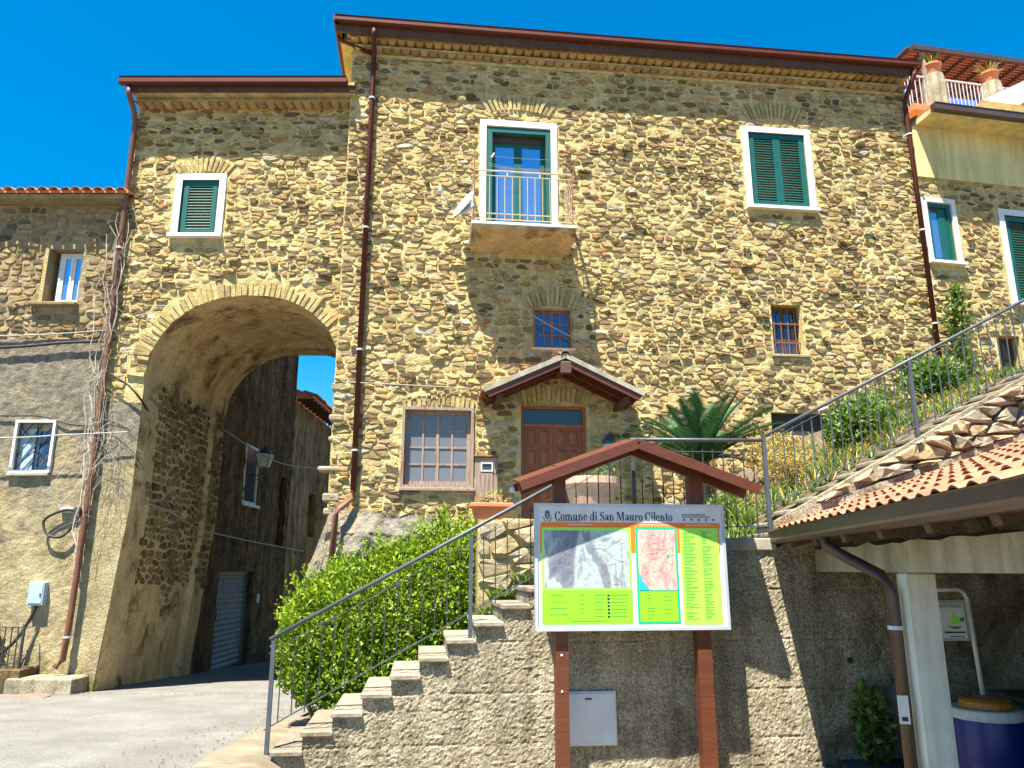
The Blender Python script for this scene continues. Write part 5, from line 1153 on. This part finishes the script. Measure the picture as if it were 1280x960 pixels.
ink('ink_orange', (.80, .20, .01)); ink('ink_green', (.24, .72, .02)); ink('ink_lime', (.36, .80, .08)); ink('ink_teal', (.01, .42, .20)); ink('ink_navy', (.012, .018, .05)); ink('ink_blue', (.02, .42, .85)); ink('ink_text', (.10, .22, .05)); ink('ink_grey', (.35, .38, .42))
def map_mat(name, stops, sc_, seed):
    m = bpy.data.materials.new(name); N, L, B = nodes(m); B.inputs['Roughness'].default_value = .4
    tc = N.new('ShaderNodeTexCoord'); mp = N.new('ShaderNodeMapping'); mp.inputs['Location'].default_value = (seed, 0, seed); mp.inputs['Rotation'].default_value = (0, R(38), 0); mp.inputs['Scale'].default_value = (1, 1, .45)
    L.new(tc.outputs['Object'], mp.inputs[0]); t = noise_tex(N, L, mp.outputs[0], sc_, 7, .56, 1.0); r = ramp(N, stops); L.new(t.outputs['Fac'], r.inputs[0])
    t2 = noise_tex(N, L, tc.outputs['Object'], sc_ * 7, 5, .7); r2 = ramp(N, [(.4, (.74, .74, .76)), (.52, (1, 1, 1))]); L.new(t2.outputs['Fac'], r2.inputs[0])
    L.new(mixc(N, L, 1, r.outputs[0], r2.outputs[0], 'MULTIPLY'), B.inputs['Base Color']); return m
M['map_hills'] = map_mat('hillshade_print', [(.3, (.14, .15, .20)), (.42, (.24, .26, .30)), (.46, (.42, .52, .50)), (.56, (.46, .58, .55)), (.6, (.28, .30, .33)), (.66, (.46, .57, .54))], 3.2, 3.0)
M['map_relief'] = map_mat('relief_print', [(.3, (.40, .60, .52)), (.42, (.60, .48, .34)), (.5, (.66, .46, .38)), (.58, (.52, .28, .28)), (.66, (.62, .48, .36))], 7, 9.0)
flat('orange_band', 'ink_orange', .275, 2.075, 2.60, 2.65, .0015)
for x0, x1 in ((.272, .285), (1.165, 1.21), (1.63, 1.66), (2.05, 2.062)): flat('orange_band', 'ink_orange', x0, x1, 2.36, 2.599, .0015)
flat('green_field', 'ink_lime', .286, 1.164, 2.01, 2.599, .002); flat('green_field', 'ink_green', .286, 1.164, 1.70, 2.009, .002)
flat('hill_map', 'map_hills', .31, 1.14, 2.03, 2.57, .003)
flat('teal_field', 'ink_teal', 1.211, 1.629, 1.70, 2.61, .0025); flat('relief_map', 'map_relief', 1.232, 1.608, 2.01, 2.585, .0035); flat('green_field', 'ink_green', 1.232, 1.608, 1.72, 1.995, .0035)
MB().add([(1.233, -.0045, 2.011), (1.335, -.0045, 2.011), (1.30, -.0045, 2.06), (1.265, -.0045, 2.10), (1.25, -.0045, 2.15), (1.233, -.0045, 2.18)], [(0, 1, 2, 3, 4, 5)]).build('sea', 'ink_blue', panel)
MB().lathe((0, 0, 0), [(.016, 0), (.016, .001)], 12).build('place_marker', 'ink_teal', panel, loc=(1.53, -.0045, 2.33)).rotation_euler = (R(90), 0, 0)
flat('green_field', 'ink_lime', 1.661, 2.049, 1.69, 2.599, .002)
g = random.Random(4); b = MB()
def lines(x0, x1, z0, z1, dz, h, lift, mn=.4, b=b):
    z = z1
    while z > z0:
        L = (x1 - x0) * g.uniform(mn, 1); b.add([(x0, -lift, z), (x0 + L, -lift, z), (x0 + L, -lift, z + h), (x0, -lift, z + h)], [(0, 1, 2, 3)]); z -= dz * (1 if g.random() > .06 else 2)
lines(1.69, 1.83, 1.73, 2.56, .0135, .005, .003); lines(1.88, 1.98, 1.73, 2.56, .0135, .005, .003)
lines(.36, .56, 1.78, 1.96, .058, .006, .003, .6); lines(.64, .72, 1.77, 1.96, .04, .006, .003, .5); lines(.79, .90, 1.76, 1.96, .032, .006, .003, .7); lines(.945, 1.12, 1.76, 1.96, .032, .006, .003, .8); lines(.55, .95, 1.72, 1.725, .03, .006, .003, .8)
lines(1.30, 1.38, 1.74, 1.96, .03, .006, .0045); lines(1.47, 1.56, 1.78, 1.95, .04, .005, .0045)
tag(b.build('printed_lines', 'ink_text', panel), kind='stuff')
b = MB()
for k in range(7): z = 1.757 + k * .0325; b.add([(.915, -.003, z), (.938, -.003, z), (.938, -.003, z + .02), (.915, -.003, z + .02)], [(0, 1, 2, 3)])
lines(1.69, 1.98, 2.70, 2.73, .013, .005, .0025, .75, b); lines(.43, .68, 2.645 + .012, 2.659, .02, .005, .0025, .9, b)
for k in range(5): x = 1.70 + k * .075; b.add([(x, -.0025, 2.672), (x + .022, -.0025, 2.672), (x + .02, -.0025, 2.69), (x + .005, -.0025, 2.693)], [(0, 1, 2, 3)])
tag(b.build('printed_symbols', 'ink_navy', panel), kind='stuff')
b = MB(); lines(.55, .8, 2.622, 2.625, .02, .006, .0022, .9, b); lines(1.25, 1.58, 2.622, 2.625, .02, .006, .0022, .9, b); lines(1.72, 2.0, 2.622, 2.625, .02, .006, .0022, .9, b); b.build('band_titles', 'white', panel)
def ribbons(name, m, n, x0, x1, z0, z1, lift, wid, seed, slope):
    g = random.Random(seed); b = MB()
    for k in range(n):
        x, z = g.uniform(x0, x1), g.uniform(z0, z1); a = slope + g.gauss(0, .5); pts = []
        for i in range(30):
            pts.append((x, z, a)); a += g.gauss(0, .35); x += .018 * math.cos(a); z += .018 * math.sin(a)
            if not (x0 < x < x1 and z0 < z < z1): break
        for (xa, za, aa), (xb, zb, ab) in zip(pts, pts[1:]):
            nx, nzv = -math.sin(aa) * wid, math.cos(aa) * wid; q = [(xa - nx, -lift, za - nzv), (xb - nx, -lift, zb - nzv), (xb + nx, -lift, zb + nzv), (xa + nx, -lift, za + nzv)]; b.add(q, [(0, 1, 2, 3)])
    tag(b.build(name, m, panel), kind='stuff')
ribbons('map_lines', 'ink_grey', 34, .315, 1.135, 2.035, 2.565, .0036, .0013, 5, .8); ribbons('map_roads', mat('ink_brown', (.30, .16, .10)), 7, .33, 1.12, 2.05, 2.55, .0039, .0016, 6, .2)
ribbons('map_roads', mat('ink_red', (.45, .12, .10)), 12, 1.26, 1.605, 2.1, 2.58, .0042, .0014, 7, .7); ribbons('map_lines', mat('ink_stream', (.20, .42, .55)), 9, 1.26, 1.605, 2.1, 2.58, .0046, .0011, 8, .9)
# title in thick-and-thin serif letters drawn stroke by stroke
def glyphs():
    H, X = 1.0, .66; th, tn, sf = .17, .045, .05
    def rect(x0, x1, y0, y1): return [(x0, y0), (x1, y0), (x1, y1), (x0, y1)]
    def ring(cx, cy, rx, ry, hx, hy, a0, a1, n=18):
        o = []
        for k in range(n):
            a = a0 + (a1 - a0) * k / n; e = a0 + (a1 - a0) * (k + 1) / n
            o.append([(cx + rx * math.cos(a), cy + ry * math.sin(a)), (cx + rx * math.cos(e), cy + ry * math.sin(e)), (cx + hx * math.cos(e), cy + hy * math.sin(e)), (cx + hx * math.cos(a), cy + hy * math.sin(a))])
        return o
    T = 2 * math.pi; G = {}
    serif = lambda x, y, wv=.13: rect(x - wv, x + th + wv, y, y + sf)
    G['C'] = (.80, ring(.42, .5, .40, .52, .21, .46, R(38), R(322)) + [rect(.68, .74, .62, 1.0), rect(.66, .72, .05, .22)])
    G['o'] = (.60, ring(.29, .33, .28, .35, .12, .29, 0, T))
    def nshape(x): return [rect(x, x + th, 0, X), serif(x, 0, .06), rect(x - .07, x, X - sf, X)]
    hump = lambda x, wv: ring(x + th + (wv - th) / 2 - .0, X - .19, (wv - th) / 2 + th / 2 + .02, .21, (wv - th) / 2 - th / 2 + .04, .15, 0, math.pi, 10)
    G['n'] = (.72, nshape(.08) + hump(.02, .36) + [rect(.44, .44 + th, 0, X - .18), serif(.44, 0, .06)])
    G['m'] = (1.07, nshape(.08) + hump(.02, .36) + [rect(.44, .44 + th, 0, X - .18), serif(.44, 0, .06)] + hump(.38, .36) + [rect(.80, .80 + th, 0, X - .18), serif(.80, 0, .06)])
    G['u'] = (.72, [rect(.08, .08 + th, .18, X), rect(.0, .08, X - sf, X), rect(.42, .42 + th, 0, X), rect(.34, .42, X - sf, X), rect(.59, .66, 0, sf)] + ring(.29, .19, .21, .21, .06, .15, math.pi, T, 10))
    G['e'] = (.58, ring(.29, .33, .27, .35, .12, .29, R(0), R(320)) + [rect(.1, .55, .34, .39)])
    G['d'] = (.70, ring(.29, .33, .27, .35, .12, .29, 0, T) + [rect(.44, .44 + th, 0, 1.05), rect(.36, .44, 1.0, 1.05), rect(.6, .68, 0, sf)])
    G['i'] = (.36, [rect(.10, .10 + th, 0, X), serif(.10, 0, .07), rect(.03, .10, X - sf, X)] + ring(.185, .89, .10, .10, 0, 0, 0, T, 10))
    G['l'] = (.36, [rect(.10, .10 + th, 0, 1.05), serif(.10, 0, .07), rect(.03, .10, 1.0, 1.05)])
    G['S'] = (.68, ring(.32, .74, .26, .28, .13, .23, R(20), R(260)) + ring(.34, .27, .29, .30, .15, .25, R(-160), R(85)) + [[(.10, .68), (.22, .76), (.60, .30), (.48, .22)], rect(.54, .59, .72, 1.0), rect(.05, .10, .0, .28)])
    G['a'] = (.62, ring(.22, .19, .19, .20, .06, .15, 0, T, 14) + [rect(.36, .36 + th, .06, .5), rect(.5, .6, 0, .06)] + ring(.29, .48, .24, .20, .09, .15, 0, R(165), 10))
    G['M'] = (1.16, [rect(.12, .17, 0, 1), rect(.82, .82 + th + .02, 0, 1), rect(.03, .27, 0, sf), rect(.74, 1.1, 0, sf), rect(.03, .2, .95, 1), rect(.9, 1.1, .95, 1), [(.12, 1), (.34, 1), (.62, .1), (.5, .0)], [(.52, .0), (.58, .0), (.86, 1), (.80, 1)]])
    G['r'] = (.54, nshape(.08) + ring(.38, X - .14, .16, .15, .08, .08, R(10), R(170), 8) + ring(.46, X - .14, .075, .075, 0, 0, 0, T, 8))
    G['t'] = (.44, [rect(.12, .12 + th, .12, .92), rect(.0, .40, X - sf, X)] + ring(.29, .13, .17, .14, .06, .08, math.pi, R(330), 8))
    G[' '] = (.30, []); return G
G = glyphs(); x = 0; b = MB(); nl = 0; txt = 'Comune di San Mauro Cilento'; total = sum(G[ch][0] for ch in txt); k = 1.18 / total; hh = .082
for ch in txt:
    for q in G[ch][1]:
        n = len(q); ar = sum(q[i][0] * q[(i + 1) % n][1] - q[(i + 1) % n][0] * q[i][1] for i in range(n)); qq = q if ar > 0 else q[::-1]
        b.add([(.415 + (x + u) * k, -.0022 - .00001 * len(b.f), 2.668 + v * hh) for u, v in qq], [tuple(range(n))])
    x += G[ch][0]
    if ch == ' ': b.build('title_word', 'ink_navy', panel); b = MB()
b.build('title_word', 'ink_navy', panel)
b = MB()   # town crest: crowned shield in a wreath
b.add([(.322, -.003, 2.73), (.322, -.003, 2.70), (.345, -.003, 2.672), (.368, -.003, 2.70), (.368, -.003, 2.73)], [(0, 1, 2, 3, 4)])
b.add([(.318, -.003, 2.735), (.372, -.003, 2.735), (.366, -.003, 2.746), (.324, -.003, 2.746)], [(0, 1, 2, 3)])
for xx in (.326, .338, .350): b.add([(xx, -.003, 2.747), (xx + .008, -.003, 2.747), (xx + .008, -.003, 2.76), (xx, -.003, 2.76)], [(0, 1, 2, 3)])
for s in (-1, 1):
    for q in range(6): a = R(-90 + s * (12 + q * 15)); e = R(-90 + s * (25 + q * 15)); b.add([(.345 + .034 * math.cos(a), -.003, 2.695 + .034 * math.sin(a)), (.345 + .034 * math.cos(e), -.003, 2.695 + .034 * math.sin(e)), (.345 + .041 * math.cos(e), -.003, 2.695 + .041 * math.sin(e)), (.345 + .041 * math.cos(a), -.003, 2.695 + .041 * math.sin(a))], [(0, 1, 2, 3) if s > 0 else (3, 2, 1, 0)])
b.build('crest', 'ink_navy', panel); flat('crest_field', 'ink_grey', .335, .355, 2.69, 2.722, .0036)
# roof of the board: planks side by side, slightly rising to the back
AXb, AZb = 1.22, 3.43
for s, ex, ez in ((-1, .05, 3.0), (1, 2.44, 2.99)):
    dv_ = Vector((ex - AXb, 0, ez - AZb)); ln = dv_.length; dn = dv_.normalized(); up = Vector((-dn.z, 0, dn.x)) * (1 if s > 0 else -1)
    for k in range(4):
        y = -.16 + k * .135; MB().obox(Vector((AXb, y, AZb + .02 * k)) + dv_ / 2 + up * .012, dn, (0, 1, .15), up, ln / 2 + (.008 if s > 0 else 0), .064, .014).build('roof_plank', 'wood_red_h', nb)
    MB().obox(Vector((AXb, -.205, AZb - .03)) + dv_ / 2, dn, (0, 1, 0), up, ln / 2 - .01, .018, .045).build('barge_board', 'wood_red_h', nb)
    MB().obox(Vector((AXb, .32, AZb + .0)) + dv_ / 2, dn, (0, 1, 0), up, ln / 2 - .01, .018, .04).build('barge_board', 'wood_red_h', nb)
    MB().obox(Vector((AXb, .11, AZb - .05)) + dv_ / 2 * .98, dn, (0, 1, 0), up, ln / 2 - .03, .035, .05).build('rafter', 'wood_red_h', nb)
for (x, z) in ((.475, 1.42), (.475, 1.1)): MB().lathe((0, 0, 0), [(.012, 0), (.008, .006)], 8).build('bolt', 'white', nb, loc=(x, .048, z)).rotation_euler = (R(90), 0, 0)
mc = thing('hatch_panel', 'flat grey metal hatch on the retaining wall below the notice board', 'hatch', *RET)
MB().box(.56, 1.02, -.062, -.02, .54, 1.01, .004).build('door', 'metal_panel', mc); frame_mb(.545, 1.035, .525, 1.025, .016, -.055, -.015).build('frame', 'lattice', mc); MB().box(.72, .79, -.068, -.061, .95, .965).build('latch', 'iron', mc)

# ------------------------------------------------------------------ carport
cp = thing('carport', 'open carport with new clay tile roof and white concrete post', 'carport', *CARP)
PIT = .34
def cpz(x): return 2.60 + PIT * x
wl_ = lambda x: .205 * x - .04      # where the retaining wall cuts the roof
b = MB(); b.add([(-.05, -.03, cpz(-.05)), (4.8, .94, cpz(4.8)), (4.8, -9.0, cpz(4.8)), (-.05, -9.0, cpz(-.05)), (-.05, -.03, cpz(-.05) - .05), (4.8, .94, cpz(4.8) - .05), (4.8, -9, cpz(4.8) - .05), (-.05, -9, cpz(-.05) - .05)], [(3, 2, 1, 0), (4, 5, 6, 7), (3, 0, 4, 7), (2, 3, 7, 6)]); b.build('roof_boarding', 'wood_dark', cp)  # boarding lengthened past the camera, out of view, to keep light out
proto = None
def s_tile():
    b = MB(); n = 10; vs = []
    for (x, dz) in ((-.05, .0), (.36, .012)):
        for th in (0, -.014):
            for k in range(n + 1):
                t = k / n; y = -.11 + .235 * t; z = .028 * math.sin(math.pi * min(1, t / .62)) if t < .62 else -.008 * math.sin(math.pi * (t - .62) / .38)
                vs.append((x, y, z + th + dz * 0 + (0.014 if x < 0 else 0)))
    q = n + 1
    for k in range(n): b.add([], []); 
    fs = []
    for k in range(n): fs += [(k, 2 * q + k, 2 * q + k + 1, k + 1), (k, k + 1, q + k + 1, q + k)]
    b.add(vs, fs); return b
j = 0
for j in range(10):
    x = .0 + .335 * j
    y = wl_(x) - .06
    while y > -4.6:
        if proto is None: proto = s_tile().build('roof_tile', 'tile_new', cp); o = proto
        else: o = share(proto, cp)
        o.location = (x, y, cpz(x) + .035 + U(-.004, .004)); o.rotation_euler = (0, -math.atan(PIT) + .035 + U(-.01, .01), U(-.02, .02)); y -= .222
gutter_run(cp, [(-.07, .02, 2.47), (-.07, -7, 2.47)], 'gutter_dark', .13, .13)
for k in range(8): MB().box(-.02, 3, -.55 - .8 * k, -.45 - .8 * k, 0, .1).build('rafter', 'wood_dark', cp, loc=(0, 0, 0)).matrix_local = __import__('mathutils').Matrix.Translation((0, 0, 2.42)) @ __import__('mathutils').Matrix.Rotation(-math.atan(PIT), 4, 'Y')
b = MB(); n = 40; vs = []
for k in range(n + 1):
    y = .2 - 7 * k / n; zt = 2.41 + .03 * fnz(0, y, 0, 3)
    for x in (.35, .62): vs += [(x, y, 2.18), (x, y, zt + (.04 if x > .5 else 0))]
b.add(vs, [f for k in range(n) for f in ((4 * k, 4 * k + 1, 4 * k + 5, 4 * k + 4), (4 * k + 2, 4 * k + 6, 4 * k + 7, 4 * k + 3), (4 * k, 4 * k + 4, 4 * k + 6, 4 * k + 2), (4 * k + 1, 4 * k + 3, 4 * k + 7, 4 * k + 5))] + [(0, 2, 3, 1)]); b.build('beam', 'concrete', cp)
MB().box(.35, .56, -2.30, -2.10, -.1, 2.178, .012).build('column', 'concrete_white', cp)
pipe(cp, [(-.07, -1.75, 2.47), (-.07, -1.75, 2.4), (.06, -1.85, 2.3), (.24, -2.08, 2.16), (.28, -2.16, 2.02), (.28, -2.16, .25)], .047, 'gutter_dark', [((.28, -2.16, 1.75), (.28, -2.16, 1.78))])
MB().box(.215, .29, -2.218, -2.207, 1.08, 1.28).build('sticker', 'white', cp); MB().box(.23, .275, -2.2195, -2.2185, 1.1, 1.13).build('sticker_print', 'ink_navy', cp)
MB().box(4.5, 4.75, -9, .8, .1, 4.0).build('unseen_side_wall', 'plaster_dark', cp)  # unseen wall added to enclose the right side and keep the interior dark
tag(place(MB().box(.4, 4.5, -9, .9, .25, .33).build('carport_floor', mat('low_bounce_floor', (.045, .042, .038), (.07, .066, .06), 3, .9, .4, 60)), CARP), kind='structure')  # floor coloured dark so less light bounces up inside the carport
sg = thing('waste_sign', 'white used vegetable oil sign on bent steel pole inside the carport', 'sign', (0, 7.2, 0))
MB().tube([(3.62, 0, 2.02), (4.04, 0, 2.03), (4.09, 0, 2.0), (4.11, 0, 1.95), (4.17, 0, .2)], .02, 8).build('pole', 'lattice', sg, smooth=True)
MB().box(3.66, 4.07, -.035, -.022, 1.59, 1.93).build('plate', 'white', sg); frame_mb(3.67, 4.06, 1.6, 1.92, .006, -.0375, -.035).build('border', 'ink_navy', sg)
o = text_mesh('ESAUSTI VEGETALI', .047, 'sign_heading', 'ink_navy', sg, (3.925, -.0365, 1.872), align='CENTER'); o.scale = (.6, .85, 1)
b = MB(); b.add([(3.95, -.037, 1.83), (3.91, -.037, 1.77), (3.93, -.037, 1.73), (3.99, -.037, 1.73), (4.0, -.037, 1.78)], [(0, 1, 2, 3, 4)]); b.build('oil_drop', 'ink_lime', sg)
b = MB(); b.add([(3.88, -.037, 1.71), (4.02, -.037, 1.71), (3.97, -.037, 1.685), (3.94, -.037, 1.685)], [(0, 1, 2, 3)]); b.add([(4.0, -.0372, 1.78), (4.04, -.0372, 1.79), (4.04, -.0372, 1.75), (4.0, -.0372, 1.75)], [(0, 1, 2, 3)]); b.build('picture', 'ink_text', sg)
b = MB(); lines(3.85, 4.04, 1.645, 1.652, .03, .014, .037, .95, b); lines(3.9, 4.03, 1.618, 1.62, .03, .008, .037, .95, b); lines(3.69, 3.78, 1.63, 1.78, .05, .02, .037, .9, b); b.build('sign_print', 'ink_navy', sg)
br = thing('oil_drum', 'blue plastic drum with orange lid inside the carport', 'drum', (4.0, 6.95, .331))
MB().lathe((0, 0, 0), [(.24, 0), (.26, .03), (.265, .3), (.26, .32), (.265, .34), (.265, .68), (.25, .72)], 24).build('barrel', 'blue', br, smooth=True)
MB().lathe((0, 0, .66), [(.275, 0), (.28, .02), (.28, .07), (.27, .08)], 24).build('ring', 'lattice', br)
MB().lathe((0, 0, .745), [(.2, 0), (.2, .05), (.17, .07), (.05, .08)], 20).build('lid', 'orange', br)
bn = thing('waste_bin', 'dark low container beside the blue drum in the carport', 'container', (5.0, 7.3, .331))
MB().box(-.5, .6, -.35, .35, .05, .72, .03).build('tub', 'iron', bn); MB().box(-.53, .63, -.38, .38, .725, .78, .015).build('lid', 'iron', bn)

# ------------------------------------------------------------------ origins: every thing stands on its base
bpy.context.view_layer.update()
from mathutils import Matrix
def all_under(o):
    for c in o.children: yield c; yield from all_under(c)
for o in [o for o in sc.objects if o.parent is None and o.type in {'EMPTY', 'MESH'}]:
    if o.type == 'EMPTY':
        inv = o.matrix_world.inverted(); P = [inv @ (c.matrix_world @ Vector(q)) for c in all_under(o) if c.type == 'MESH' for q in c.bound_box]
        if not P: continue
        s = Vector(((min(p.x for p in P) + max(p.x for p in P)) / 2, (min(p.y for p in P) + max(p.y for p in P)) / 2, min(p.z for p in P)))
        for c in o.children: c.location = c.location - s
        o.location = o.location + o.rotation_euler.to_matrix() @ Vector([s[i] * o.scale[i] for i in range(3)])
    elif o.data.users == 1 and o.get('kind') != 'structure':
        bb = [Vector(q) for q in o.bound_box]; s = Vector(((min(p.x for p in bb) + max(p.x for p in bb)) / 2, (min(p.y for p in bb) + max(p.y for p in bb)) / 2, min(p.z for p in bb)))
        o.data.transform(Matrix.Translation(-s)); o.location = o.location + o.rotation_euler.to_matrix() @ s
